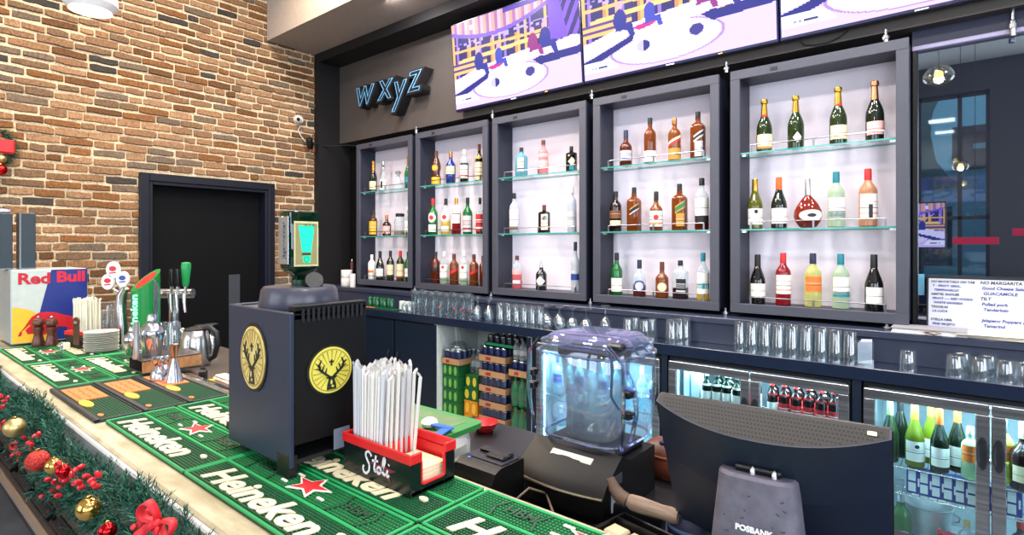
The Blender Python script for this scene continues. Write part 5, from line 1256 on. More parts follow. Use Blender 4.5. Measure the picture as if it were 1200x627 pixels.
tc_ = Vector((-p.x, -p.y, 0)).normalized(); n_ = (tc_*.8-Vector((RX, RY, 0))*.62).normalized(); zz_ = Vector((0, 0, 1))
lettering('lettering', 'Heineken', .062, EM((130, 255, 190), 1.6), tw, (n_*(R_+.001)+zz_*.2, zz_, n_.cross(zz_)), 0, extrude=.001, offset=.0014)
nr_ = (tc_*.45+Vector((RX, RY, 0))*.9).normalized()
MB().prism([(-.012, .03), (.012, .03), (.012, .37), (-.012, .40)], (nr_*(R_-.006), nr_.cross(zz_)*-1, zz_), 0, .014).build('chrome_spine', CHROME, tw)
# chrome swan tower with medallions left of it
p2 = PZ(149.5, 412, 1.02)
st = thing('beer_tap', 'curved chrome beer font with three white oval badges beside the green tower', 'beer tap', (p2.x-.02, p2.y-.02, 1.0205))
MB().tube([(0, 0, 0), (0, 0, .14), (-.01, -.005, .24), (-.005, -.0, .31), (.02, .01, .35)], [.026, .026, .028, .024, .018], 16).build('font_body', CHROME, st)
for k, (dx, dz, r) in enumerate(((-.022, .45, .036), (.03, .40, .034), (-.05, .385, .034))):
    o_ = Vector((dx*RX, dx*RY, dz))+Vector((.03*-FX, .03*-FY, 0)); fr_ = (o_, (RX, RY, 0), (0, 0, 1))
    b_ = MB().prism(ell(0, 0, r, r*1.25, 24), fr_, 0, .012).build('badge', M((236, 236, 238), .3), st)
    MB().prism(ell(0, .006, r*.55, r*.4, 16), fr_, .012, .0126).strip([(-r*.5, -r*.5), (r*.5, -r*.4)], r*.22, fr_, .012, .0126).build('badge_mark', MRED if k != 1 else M((40, 70, 150), .4), b_)
    MB().tube([Vector((0, 0, .32)), o_+Vector((-.006*-FX, -.006*-FY, -r))], .006, 8).build('badge_stem', CHROME, st)
# far chrome T-font with black handles and one green handle
p3 = PD(204, 344, 3.25)
tf = thing('beer_tap', 'chrome T-shaped beer font with black handles and one green tap handle', 'beer tap', (p3.x, p3.y, 1.0205))
hh = p3.z-1.0205
def sc(dx, dz, df=0): return (dx*RX+df*-FX, dx*RY+df*-FY, dz)
MB().tube([sc(0, 0), sc(0, hh-.02)], .026, 18).tube([sc(-.10, hh), sc(.11, hh)], .028, 18).lathe([(.05, 0), (.052, .006), (.03, .012)], 20).build('font_body', CHROME, tf)
for k, dx in enumerate((-.06, .02, .055, .10)):
    m = MB().tube([sc(dx, hh, .02), sc(dx, hh, .075), sc(dx+.01, hh-.06, .085), sc(dx+.018, hh-.10, .09)], [.012, .012, .008, .007], 10).tube([sc(dx, hh, .055), sc(dx, hh+.045, .055)], .009, 10)
    f_ = m.build('faucet', CHROME, tf)
    if k < 3: h_ = MB().tube([sc(dx, hh+.045, .055), sc(dx, hh+.07, .055), sc(dx-.004, hh+.145, .053)], [.009, .015, .012], 12).build('tap_handle', BLACK, f_)
    else:
        h_ = MB().tube([sc(dx, hh+.045, .055), sc(dx, hh+.06, .055), sc(dx+.002, hh+.16, .055), sc(dx+.003, hh+.18, .055), sc(dx+.003, hh+.185, .055)], [.012, .018, .026, .024, .012], 16).build('green_tap_handle', M((30, 150, 80), .3), f_)

# ---------------------------------------------------------------- shakers, jiggers, kettle
pb_ = PZ(167, 440, BT+MT)
bx = thing('serving_box', 'low open-ended wooden-sided tray box carrying two steel shakers', 'tray box', (pb_.x-.085, pb_.y+.115, BT+MT+.002))
MB().box(-.085, .085, -.115, .115, .052, .060, .002).box(-.085, .085, -.115, .115, 0, .006, .002).box(-.085, -.079, -.115, .115, .006, .052).build('box_shell', M((84, 76, 74), .35, .5), bx)
MB().box(.079, .085, -.115, .115, .006, .052).build('wood_side', GRAIN('pale_wood', (150, 104, 66), (190, 140, 92), (6, 40, 40), .5, .05), bx)
bzt = BT+MT+.062
def shaker(px, yb, yt, w, lb, df=0.):
    p = PZ(px, yb, bzt); h = (yb-yt)/F*depth(p); r = w/F*depth(p)/2
    t = thing('cocktail_shaker', lb, 'shaker', (p.x, p.y, bzt+.0008), 0, 'steel shakers')
    S = METAL((206, 208, 212), .16)
    MB().lathe([(r*.72, 0), (r*.76, .004), (r*.96, h*.42), (r, h*.52), (r*.99, h*.54)], 28).build('shaker_cup', S, t)
    MB().lathe([(r*1.02, h*.53), (r*1.02, h*.57), (r*.86, h*.68), (r*.5, h*.77), (r*.42, h*.78)], 28).build('shaker_strainer', S, t)
    MB().lathe([(r*.40, h*.77), (r*.42, h*.79), (r*.38, h*.92), (r*.3, h*.985), (r*.1, h)], 20).build('shaker_cap', S, t)
    return t
shaker(178, 417, 368, 26, 'large steel cocktail shaker with a domed cap on the tray box')
shaker(155, 415.5, 383, 19, 'smaller steel cocktail shaker at the left end of the tray box')
p = PZ(160, 421, bzt); t = thing('muddler', 'upright pale steel muddler rod between the two shakers', 'muddler', (p.x, p.y, bzt+.0008)); MB().lathe([(.013, 0), (.014, .004), (.011, .06), (.011, .15), (.012, .156)], 16).build('muddler_rod', METAL((216, 218, 222), .3), t)
def jigger(px, yb, yt, w, lb, kind=0):
    p = PZ(px, yb, BT+MT); h = (yb-yt)/F*depth(p); r = w/F*depth(p)/2; S = METAL((206, 206, 212), .16)
    t = thing('jigger', lb, 'jigger', (p.x, p.y, BT+MT+.0018), 0, 'steel jiggers')
    if kind == 0:
        MB().lathe([(r, 0), (r*.98, h*.2), (r*.8, h*.42), (r*.3, h*.6)], 24).build('large_cup', S, t); MB().lathe([(r*.3, h*.6), (r*.62, h*.72), (r*.8, h*.88), (r*.78, h), (r*.7, h), (r*.3, h*.66)], 24, cap=False).build('small_cup', S, t)
    else:
        MB().lathe([(r, 0), (r*.6, h*.35), (r*.24, h*.62)], 24).build('large_cup', S, t); MB().lathe([(r*.24, h*.62), (r*.42, h*.85), (r*.52, h), (r*.48, h), (r*.2, h*.66)], 24, cap=False).build('small_cup', METAL((206, 160, 140), .2), t)
jigger(185.5, 445.5, 419, 17, 'short round steel jigger in front of the tray box, leftmost')
jigger(193, 441, 418, 14, 'short steel jigger half hidden behind another, in the middle')
jigger(204.5, 447, 404, 19, 'tall conical steel jigger beside the kettle', 1)
p = Vector((PY(229, 400, 1.10).x, 1.10, 1.022))
kt = thing('kettle', 'brushed steel jug kettle with black lid and handle behind the jiggers', 'kettle', (p.x, p.y, 1.0225)); kd = depth(p); r = 33/F*kd/2; h = 43/F*kd
MB().lathe([(r*.94, 0), (r, .006), (r*1.02, h*.3), (r*.95, h*.7), (r*.78, h*.92), (r*.7, h*.95)], 32).build('kettle_body', METAL((196, 194, 190), .24), kt)
MB().lathe([(r*.74, h*.94), (r*.72, h*.985), (r*.3, h*1.03), (r*.12, h*1.04), (.001, h*1.05)], 28).build('kettle_lid', BLACK, kt)
MB().tube([sc(r*.55, h*.97), sc(r*1.0, h*1.02), sc(r*1.5, h*.86), sc(r*1.58, h*.55), sc(r*1.35, h*.22), sc(r*.95, h*.12)], [.012, .013, .014, .013, .012, .010], 12).build('kettle_handle', BLACK, kt)
MB().tube([sc(-r*.7, h*.86), sc(-r*1.02, h*.97)], [.02, .010], 12).build('kettle_spout', METAL((196, 194, 190), .24), kt)
# upside-down stem glasses behind the kettle
for k, (px, yb, lb) in enumerate(((211, 420, 'stem glass upside down behind the jiggers, left one'), (224, 418, 'stem glass upside down behind the kettle, right one'))):
    p = PZ(px, yb, 1.022); glass('balloon', .155, .04, (p.x-.05, p.y+.12, 1.0212), lb, 'stem glasses by the kettle')
for k, (px, yy, lb) in enumerate(((121, 1.10, 'behind the white plates, left one'), (139, 1.10, 'behind the white plates, right one'), (129.5, 1.22, 'in the back row behind the white plates'), (193, 1.14, 'right of the green tower, left one'), (204, 1.17, 'right of the green tower, right one'))):
    glass('highball', .16, .036, (PY(px, 400, yy).x, yy, 1.0212), 'clear upside-down glass ' + lb, 'glasses behind the taps')
# bits in the service tray behind the strip
for k, (px, py, col, lb, sz) in enumerate(((258, 462, (236, 226, 196), 'folded cream cloth in the tray beside the dispenser, nearest it', .055), (249, 452, (222, 212, 190), 'small cream box behind the folded cloth', .05), (240, 449, (214, 206, 190), 'small grey-cream box at the kettle end of the tray', .045))):
    p = PZ(px, py, 1.03); t = thing('folded_cloth' if k == 0 else 'small_box', lb, 'cloth' if k == 0 else 'box', (p.x, max(p.y, 1.04), 1.0205)); MB().box(-sz, sz, -.03, .03, 0, .022, .006).box(-sz*.8, sz*.8, -.024, .024, .022, .03, .004).build('cloth_fold' if k == 0 else 'box_body', M(col, .7), t)
p = PZ(241, 452, 1.03); t = thing('screw_cap', 'little yellow bottle cap on the tray edge', 'cap', (p.x, p.y+.02, 1.0345)); MB().lathe([(.016, 0), (.017, .003), (.015, .016), (.001, .017)], 16).build('cap_shell', M((232, 180, 50), .4), t)
p = PZ(236, 448, 1.03); t = thing('small_bottle', 'stubby black bottle beside the yellow cap', 'bottle', (p.x-.035, p.y+.02, 1.0345)); MB().lathe([(.017, 0), (.018, .003), (.018, .034), (.01, .04), (.01, .05)], 16).build('bottle_body', BLACK, t)
# ================================================================ WORKTOP: PRINTER, BLENDER, MONITOR
WZ = .96
PBK = M((16, 16, 20), .35); PBK2 = M((15, 14, 15), .42, 0, .15, 30., spec=.22)
# receipt printer
pr = thing('receipt_printer', 'black receipt printer marked EPSON behind the green mats', 'printer', (-.925, 1.022, WZ+.001))
m = MB(); W, D, Hh = .066, .060, .112
prof = [(-D, 0), (D, 0), (D, Hh), (-D+.035, Hh), (-D+.012, Hh-.008), (-D, Hh-.03)]
vs = [(x, y, z) for x in (-W, W) for y, z in prof]; n = len(prof)
m.add(vs, [tuple(range(n)), tuple(range(n, 2*n))[::-1]]+[(i, n+i, n+(i+1) % n, (i+1) % n) for i in range(n)])
m.build('printer_case', PBK2, pr)
MB().box(-W+.006, W-.006, -D+.045, D-.01, Hh, Hh+.004, .002).build('paper_cover', M((40, 38, 46), .3), pr)
MB().box(-.05, .05, .02, .045, Hh+.004, Hh+.014, .004).box(-.01, .05, .0, .02, Hh+.004, Hh+.012, .004).build('paper_slot', PBK, pr)
MB().box(-W-.0005, W+.0005, -D-.0006, -D+.002, .050, .052).build('seam', BLACK, pr)
lettering('lettering', 'EPSON', .016, M((190, 192, 196), .4), pr, XZ((-.002, -D-.0006, .034)), 0, extrude=.0005, offset=.0006)
MB().lathe([(.0035, 0), (.0035, .001)], 10, c=(-.045, -D+.04, Hh)).build('power_light', EM((50, 90, 255), 2.5), pr)
# blender
bl = thing('bar_blender', 'heavy black commercial blender with a clear sound cover over its jar', 'blender', (-.775, 1.245, WZ+.001))
W, D = .128, .125
prof = [(-D, .0), (D, .0), (D, .115), (-D+.11, .115), (-D+.075, .135), (-D+.0, .085), (-D-.018, .06), (-D-.012, .025)]
# bowed front: sweep the side outline across the width
cols = 9; vs = []; n = len(prof)
for i in range(cols):
    t = -1+2*i/(cols-1)
    for y, z in prof: vs.append((W*t, y-(.018*(1-t*t) if y < -D+.05 else 0), z))
fs = [tuple(range(n)), tuple(range((cols-1)*n, cols*n))[::-1]]+[(c*n+i, (c+1)*n+i, (c+1)*n+(i+1) % n, c*n+(i+1) % n) for c in range(cols-1) for i in range(n)]
MB().add(vs, fs).build('blender_base', PBK2, bl, smooth=40)
pts = [(W*t, -D-.018-.018*(1-t*t)-.0025, .062) for t in [-1+2*i/12 for i in range(13)]]
MB().tube(pts, .0032, 6).build('trim_line', METAL((150, 136, 110), .35), bl)
mk = (( -.01, -D+.058-.006, .1235), (1, 0, 0), (0, .832, .555))
pn = ((0, -D+.040, .1135), (1, 0, 0), (0, .832, .555))
MB().box(W+.0002, W+.0016, -.105, -.06, .018, .062).build('rating_plate', M((190, 200, 214), .5), bl)
MB().box(W+.0002, W+.002, -.10, -.055, .075, .098, .0005).build('side_switch', M((70, 74, 84), .3, .4), bl)
MB().prism([(-.055, -.008), (.065, -.008), (.065, .010), (-.055, .010)], pn, .0012, .0026).build('label_strip', M((206, 200, 186), .5), bl)
# deck, jar and cover
MB().box(-.105, .105, -.035, .115, .113, .135, .008).build('deck', M((18, 20, 34), .35), bl)
JARM = CLEAR((238, 243, 246), .10, .6, .14, (235, 240, 245), haze=.14, hcol=(214, 228, 240))
m = MB().lathe([(.058, .136), (.062, .15), (.068, .20), (.082, .345), (.084, .35)], 28, c=(0, .04, 0), n=3.2, cap=False); m.lathe([(.055, .14), (.064, .2), (.079, .345)], 28, c=(0, .04, 0), n=3.2, cap=False)
jar = m.build('blender_jar', JARM, bl)
MB().lathe([(.060, .136), (.069, .142), (.071, .175), (.069, .20)], 28, c=(0, .04, 0), n=3.2, cap=False).build('jar_collar', CLEAR((214, 220, 226), .16, .7, .2, haze=.15), jar)
MB().lathe([(.02, .142), (.03, .15), (.012, .165), (.001, .17)], 16, c=(0, .04, 0)).build('blade_nut', CHROME, jar)
MB().box(-.03, .03, .033, .047, .155, .158, 0, 0, Matrix.Rotation(.5, 4, 'Z')).build('blade', METAL((120, 124, 130), .3), jar)
g_ = MB()
for k in range(7): g_.box(-.068-.0012*k, -.050-.0012*k, -.033, -.032, .21+.019*k, .2115+.019*k)
g_.build('measure_marks', M((150, 156, 164), .6), jar)
MB().lathe([(.086, .35), (.09, .356), (.09, .372), (.06, .378), (.05, .392), (.001, .393)], 28, c=(0, .04, 0), n=3.2).build('jar_lid', M((26, 28, 44), .3), jar)
CVM = CLEAR((240, 246, 252), .10, .8, .05, (235, 238, 255), haze=.07)
m = MB().lathe([(.118, .14), (.130, .16), (.140, .26), (.138, .36), (.130, .390), (.105, .408), (.05, .415), (.001, .416)], 36, c=(0, .045, 0), n=3.6, ys=.92, cap=False)
cov = m.build('sound_cover', CVM, bl, smooth=60)
m = MB()
for z, r in ((.145, .122), (.362, .1395), (.388, .132)):
    rg = [(r*math.cos(2*PI*k/48)*((abs(math.cos(2*PI*k/48))**3.6+abs(math.sin(2*PI*k/48))**3.6)**(-1/3.6)), .045+.92*r*math.sin(2*PI*k/48)*((abs(math.cos(2*PI*k/48))**3.6+abs(math.sin(2*PI*k/48))**3.6)**(-1/3.6)), z) for k in range(49)]
    m.tube(rg, .0036, 6)
for sx in (-1, 1): m.tube([(sx*.13, -.085*.9+.02, .15), (sx*.142, -.07, .26), (sx*.139, -.07, .36), (sx*.10, -.075, .40)], .005, 8)
m.tube([(.14, -.05, .34), (.16, -.05, .30), (.165, -.05, .24), (.14, -.03, .17)], .006, 8)
m.build('cover_ridges', CLEAR((214, 224, 240), .35, .9, .05, (225, 230, 255)), cov)
MB().lathe([(.118, .3935), (.112, .402), (.06, .412), (.001, .414)], 36, c=(0, .045, 0), n=3.6, ys=.92, cap=False).build('cover_top', CLEAR((205, 200, 236), .35, .9, .06, (200, 190, 255), haze=.2, hcol=(190, 186, 230)), cov)
for (x, z) in ((-.141, .30), (-.141, .265), (.142, .285), (.142, .235)):
    MB().box(x-.010, x+.010, -.062, -.040, z-.009, z+.009, .003).tube([(x-.016, -.05, z+.006), (x+.016, -.05, z+.006)], .004, 8).tube([(x-.016, -.05, z-.005), (x+.012, -.05, z-.005)], .003, 8).build('cover_clip', BLACK, cov)
MB().box(.085, .13, -.06, -.03, .385, .402, .005).build('cover_latch', BLACK, cov)
MB().tube([(.105, -.068, .39), (.115, -.075, .34), (.112, -.076, .28), (.13, -.07, .25)], .003, 6).build('cover_cord', M((30, 50, 90), .4), cov)
# cash tray with a rolled strap and a dark pouch
ct = thing('cash_tray', 'black coin tray with a row of beige compartments in front of the blender', 'tray', (-.50, 1.055, WZ+.001), -.18)
MB().box(-.13, .10, -.07, .07, 0, .006).box(-.13, .10, -.07, -.064, .006, .03, .002).box(-.13, .10, .064, .07, .006, .03, .002).box(-.13, -.124, -.064, .064, .006, .03).box(.094, .10, -.064, .064, .006, .03).build('tray_body', PBK, ct)
for k in range(4): MB().box(-.118+k*.053, -.072+k*.053, -.02, .02, .006, .026, .004).build('coin_cup', M((206, 190, 156), .6), ct)
MB().box(-.12, .09, .03, .034, .006, .034).build('divider', PBK, ct)
sp = PZ(752, 604, 1.0); st_ = thing('brush', 'beige-haired brush with a brown ferrule lying across the coin tray', 'brush', (sp.x+.02, sp.y+.0, WZ+.062))
MB().lathe([(.010, -.06), (.018, -.045), (.019, -.02), (.016, .03), (.018, .05), (.014, .065)], 18, ys=.7, T=Matrix.Rotation(math.radians(90), 4, 'Y') @ Matrix.Rotation(0, 4, 'Z')).build('bristles', GRAIN('beige_hair', (136, 114, 98), (180, 156, 138), (6, 90, 90), .8, .3), st_)
MB().tube([(-.055, 0, 0), (-.075, .0, .006), (-.09, .0, .02), (-.10, .0, .04)], [.016, .016, .014, .010], 12).build('ferrule', M((92, 70, 56), .6), st_)
for zz in (0,): MB().box(-.12, .02, .01, .04, -.061, -.022, .004).build('rest_block', PBK, st_)
pch = PZ(783, 612, 1.0); po = thing('pouch', 'dark navy zip pouch at the foot of the monitor', 'pouch', (pch.x+.045, pch.y+.03, WZ+.001))
MB().lathe([(.04, 0), (.056, .012), (.058, .035), (.045, .058), (.02, .068), (.001, .07)], 24, ys=.8).build('pouch_body', M((40, 42, 72), .5), po); MB().lathe([(.058, .03), (.0595, .034), (.058, .038)], 24, ys=.8, cap=False).build('zip', M((90, 120, 160), .4), po)
# leather bag behind
lbp = PD(787, 560, 1.56); lb2 = thing('leather_bag', 'brown leather bag between the blender and the monitor', 'bag', (lbp.x, lbp.y, WZ+.001))
LE = GRAIN('brown_leather', (70, 32, 20), (112, 58, 36), (18, 18, 18), .4, .12)
MB().lathe([(.078, 0), (.088, .012), (.092, .038), (.084, .066), (.062, .086), (.03, .094), (.001, .095)], 28, n=2.8, ys=.72).build('bag_body', LE, lb2); 
MB().tube([(.0885*math.cos(a), -.0+.0637*math.sin(a), .062) for a in [PI+PI*k/14 for k in range(15)]], .003, 6).build('seam', M((120, 66, 44), .5), lb2); MB().box(-.02, .03, -.04, -.02, .085, .099, .004).build('flap_tab', M((40, 44, 80), .4), lb2)
# cutting board on a white bag
cb = PZ(515, 505, 1.085)
wbag = thing('paper_bag', 'crumpled white bag standing under the green chopping board', 'bag', (-1.265, 1.065, WZ+.001))
rb_ = random.Random(9); vs = []; N = 20; prof = [(1, 0), (1.03, .03), (.98, .06), (1.0, .09), (.97, .118)]
m = MB()
for j, (k_, z) in enumerate(prof):
    for i in range(N):
        a = 2*PI*(i+.5)/N; c, s = math.cos(a), math.sin(a); q = (abs(c)**5+abs(s)**5)**(-.2)*(1+rb_.uniform(-.025, .025)); vs.append((.188*c*q*k_, .088*s*q*k_, z))
m.add(vs, [(j*N+i, j*N+(i+1) % N, (j+1)*N+(i+1) % N, (j+1)*N+i) for j in range(4) for i in range(N)]+[tuple(4*N+i for i in range(N)), tuple(range(N))[::-1]])
m.build('bag_body', M((232, 230, 222), .7, 0, .05, 20., .2), wbag, smooth=20); MB().box(.10, .15, -.0885, -.085, .0, .012).build('red_print', MRED, wbag)
ck = thing('chopping_board', 'bright green chopping board with a dark oval grip, behind the near straw caddy', 'chopping board', (-1.275, 1.068, WZ+.122), .03)
m = MB(); L, W = .20, .105; rr = .025
out = []
for (sx, sy, a0) in ((1, 1, 0), (-1, 1, PI/2), (-1, -1, PI), (1, -1, 3*PI/2)):
    for k in range(6): a = a0+PI/2*k/5; out.append((sx*(L-rr)+rr*math.cos(a), sy*(W-rr)+rr*math.sin(a)))
m.prism(out, XY((0, 0, 0)), 0, .014); m.build('board', M((52, 128, 62), .5, 0, .12, 12.), ck)
MB().prism(ell(L-.035, -.02, .014, .03, 20), XY((0, 0, 0)), .0142, .0150).build('grip_slot', M((30, 96, 50), .5), ck); MB().prism([(x_*.8, y_*.78) for x_, y_ in out], XY((0, 0, 0)), .0141, .0146).build('worn_patch', M((92, 120, 78), .6, 0, .15, 20.), ck)
ts = thing('wipes_pack', 'blue and white wipes pack slumped against the chopping board', 'pack', (-1.112, 1.045, WZ+.1375), .35)
MB().box(-.035, .03, -.010, .010, .006, .014, .003, 0, Matrix.Rotation(.1, 4, 'Y')).box(.0, .028, -.085, -.01, .006, .010, .002).box(.0, .028, -.092, -.085, -.05, .010, .002).build('pack_body', M((40, 96, 178), .4), ts); MB().ball((-.045, .01, .014), .024, 12, sz=.6).build('white_tissue', M((236, 234, 228), .8, 0, .05, 30., .3), ts)
rbw = PZ(567, 521, 1.0); rbowl = thing('bowl', 'shallow red bowl behind the receipt printer', 'bowl', (PY(568, 519, 1.42).x, 1.42, WZ+.001)); MB().lathe([(.026, 0), (.03, .004), (.044, .024), (.048, .032), (.046, .033), (.042, .026), (.026, .007), (.001, .006)], 28, cap=False).build('bowl_shell', M((206, 30, 36), .35), rbowl)
tag(MB().tube([PZ(602, 600, .99), PZ(605, 585, 1.0), PZ(620, 572, 1.02), PZ(640, 578, 1.0), PZ(648, 600, .98), PZ(650, 612, .975)], .0028, 6).build('cable', M((120, 100, 84), .5)), 'thin cable looping up in front of the blender base', 'cable')

# point-of-sale monitor
A_, B_ = PD(771, 461, 1.1), PD(1045, 503, .88)
mid = (A_+B_)/2; wid = math.hypot(B_.x-A_.x, B_.y-A_.y); rz = math.atan2(B_.y-A_.y, B_.x-A_.x)
mo = thing('till_monitor', 'dark till monitor seen from behind with a grey stand marked POSBANK', 'monitor', (mid.x, mid.y, WZ+.001), rz)
MH = .30; ztop = mid.z-WZ-.009; tl = math.radians(24); hw = wid/2
Rm = Matrix.Translation((0, 0, ztop)) @ Matrix.Rotation(tl, 4, 'X')   # local: z down from the top edge, y- = back bulge
def bulge(t, s=1.): return -.012-.062*s*(1-abs(t)**2.2)
cols = 25; MONM = M((20, 29, 48), .42, 0, .04, 30., spec=.4)
def shell(z0, z1, s0, s1, k=1.):
    m = MB(); vs = []
    for z, s in ((z1, s1), (z0, s0)):
        for i in range(cols):
            t = -1+2*i/(cols-1); vs.append((hw*t*k, bulge(t, s), z))
        vs.append((hw*k, .012, z)); vs.append((-hw*k, .012, z))
    n = cols+2
    m.add(vs, [tuple(range(n)), tuple(range(n, 2*n))[::-1]]+[(i, (i+1) % n, n+(i+1) % n, n+i) for i in range(n)], 0, Rm)
    return m
shell(-.118, 0, 1.06, 1.0).build('upper_back_shell', MONM, mo, smooth=30)
shell(-.29, -.1185, .62, 1.02, .995).build('lower_back_shell', MONM, mo, smooth=30)
m = MB(); m.box(-hw-.002, hw+.002, .010, .02, -.295, .0, .003, 0, Rm); m.build('front_bezel', BLACK, mo)
MB().box(-hw+.015, hw-.015, .0201, .0208, -.275, -.015, 0, 0, Rm).build('screen', M((12, 16, 24), .1), mo)
# perforated grille on top
gm_ = MB(); 
for i in range(60):
    for j in range(7):
        t = -.93+1.86*i/59+(.0155 if j % 2 else 0); y = .0-.0105*j
        if y < bulge(t)+.006: continue
        gm_.add([(hw*t-.0017, y-.0026, .0006), (hw*t+.0017, y-.0026, .0006), (hw*t+.0017, y+.0026, .0006), (hw*t-.0017, y+.0026, .0006)], [(0, 1, 2, 3)], 0, Rm)
gm_.build('vent_holes', M((10, 10, 12), .8), mo, smooth=0)
cv = MB(); pts = [(hw*(-.985+1.97*i/40), bulge(-.985+1.97*i/40)+.003, .0004) for i in range(41)]
for i in range(40):
    (x0, y0, z), (x1, y1, _) = pts[i], pts[i+1]; cv.add([(x0, y0, z), (x1, y1, z), (x1, min(y1+.085, .011), z), (x0, min(y0+.085, .011), z)], [(0, 1, 2, 3)], 0, Rm)
cv.build('top_grille', M((19, 17, 16), .65), mo)
MB().box(hw*.83, hw*.90, -.012, -.002, .0008, .003, .001, 0, Rm).build('torn_sticker', M((226, 206, 180), .7), mo)
MB().box(-.034, .040, -.084, -.068, -.064, -.050, .003, 0, Rm).build('port_recess', BLACK, mo)
for xx in (-.004, .030): MB().box(xx-.0032, xx+.0032, -.090, -.076, -.080, -.050, .002, 0, Rm).build('white_plug', M((226, 226, 230), .5), mo)
# stand
sx0 = .015; SZ0, SZ1 = 0., .285
vs = []; N = 32; STG = GRAIN('scuffed_grey', (84, 81, 96), (102, 98, 116), (30, 30, 30), .55, .03)
prof = [(.098, .058, 0, 0), (.092, .056, .09, 0), (.072, .044, .285, 0), (.066, .038, .291, 0)]
m = MB()
for a, b, z, _ in prof:
    for i in range(N):
        th = 2*PI*(i+.5)/N; c, s = math.cos(th), math.sin(th); q = (abs(c)**3.4+abs(s)**3.4)**(-1/3.4); vs.append((a*c*q, b*s*q, z))
m.add(vs, [(j*N+i, j*N+(i+1) % N, (j+1)*N+(i+1) % N, (j+1)*N+i) for j in range(3) for i in range(N)]+[tuple(3*N+i for i in range(N)), tuple(range(N))[::-1]])
Ls = PD(880, 566, .915); so = Matrix.Rotation(-rz, 4, 'Z') @ Vector((Ls.x-mid.x, Ls.y-mid.y, 0))
SO = Vector((so.x, so.y+.055, 0)); stand_h = (PD(880, 566, .915).z-WZ)/.291
std = m.build('stand', STG, mo, SO); std.scale = (.87, .82, stand_h)
k_ = MB(); rk = random.Random(4)
for _ in range(22):
    x, z = rk.uniform(-.06, .06), rk.uniform(.12, .26); yy = -(.056-(z-.09)/.195*.012)-.0006; dx, dz = rk.uniform(.002, .008), rk.uniform(-.006, .004)
    k_.add([(x, yy, z), (x+dx, yy, z+dz), (x+dx, yy-.0001, z+dz+.003), (x, yy-.0001, z+.003)], [(0, 1, 2, 3)])
so_ = k_.build('scuff_marks', M((70, 68, 78), .7), std); so_['kind'] = 'stuff'
lettering('lettering', 'POSBANK', .0148, M((226, 226, 232), .5), std, ((.002, -.0550, (1.6-.535*.885-WZ)/stand_h), (1, 0, 0), (0, .06, 1)), 0.0006, extrude=.0008, offset=.0007)
MB().box(SO.x-.02, SO.x+.02, SO.y-.02, .0, .14, .2).build('stand_arm', BLACK, mo)

# ================================================================ GARLAND
rg = random.Random(21)
PINEA, PINEB = (18, 74, 62), (44, 116, 88)
def sprig(m, base, d, L, rnd):
    """a pine tip: a stem with needles fanning round it"""
    d = d.normalized(); a = d.cross(Vector((.3, .2, 1))).normalized(); b = d.cross(a)
    n = int(20*L/.06)+5
    for i in range(n):
        t = (i+.5)/n; o = base+d*(L*t); th = rnd.uniform(0, 2*PI); r_ = a*math.cos(th)+b*math.sin(th)
        nd = (d*.75+r_*.8).normalized(); ln = .024*(1-.35*t)*rnd.uniform(.8, 1.2); s = nd.cross(r_).normalized()*.0010
        m.add([o-s, o+s, o+nd*ln*.6+s*.9, o+nd*ln, o+nd*ln*.6-s*.9], [(0, 1, 2, 3, 4)], rnd.choice((0, 0, 0, 1, 1, 2)))
PM = [M((10, 56, 46), .6, spec=.3), M((24, 84, 64), .6, spec=.3), M((56, 122, 100), .55, spec=.3)]
def garland():
    m = MB(); x = -3.7
    gy, gz = .416, .978
    while x < -.35:
        c = Vector((x, gy+.012*math.sin(x*7), gz+.018*math.sin(x*5.1+1)))
        for _ in range(9):
            th = rg.uniform(-PI*.62, PI*.75)
            d = Vector((rg.uniform(-.9, .9), -math.cos(th), math.sin(th)))
            if d.y > .3: d.y *= .3
            L = rg.uniform(.045, .088)*(.62 if d.z < -.35 else 1); o = c+Vector((0, min(0, d.y)*.02, d.z*.03))
            if o.y+d.normalized().y*L > .46 and o.z < 1.06: continue
            sprig(m, o, d, L, rg)
        x += .0135
    o = m.build('pine_garland', PM, None, smooth=0)
    tag(o, 'dark green artificial pine garland draped along the front edge of the bar', 'garland'); o['kind'] = 'stuff'
    return o
garland()
GLD = METAL((222, 176, 92), .16); GLM = METAL((206, 178, 120), .4); RGL = M((190, 48, 40), .35, .35, .5, 260., .6); RSH = METAL((200, 30, 36), .15)
def bauble(px, py, rpx, mat, lb, Y=.385):
    p = PY(px, py, Y); d = depth(p); r = rpx/F*d
    t = thing('bauble', lb, 'bauble', tuple(p), 0, 'baubles on the garland')
    MB().ball((0, 0, 0), r, 24).build('bauble_ball', mat, t); MB().lathe([(r*.22, r*.96), (r*.22, r*1.16), (r*.1, r*1.2)], 12).build('bauble_cap', GLD, t)
bauble(17, 501, 11, GLM, 'large matt gold bauble at the far left of the garland', .325)
bauble(44, 540, 12, RGL, 'large glittery red bauble hanging below the garland', .325)
bauble(63, 546, 9, GLD, 'small shiny gold bauble just right of the glittery red one', .335)
bauble(104, 596, 13, GLD, 'shiny gold bauble hanging low near the front of the garland', .33)
bauble(126, 622, 10, RSH, 'red bauble at the bottom edge under the garland', .33)
bauble(74, 552, 8, RSH, 'small shiny red bauble beside the berry sprig', .33)
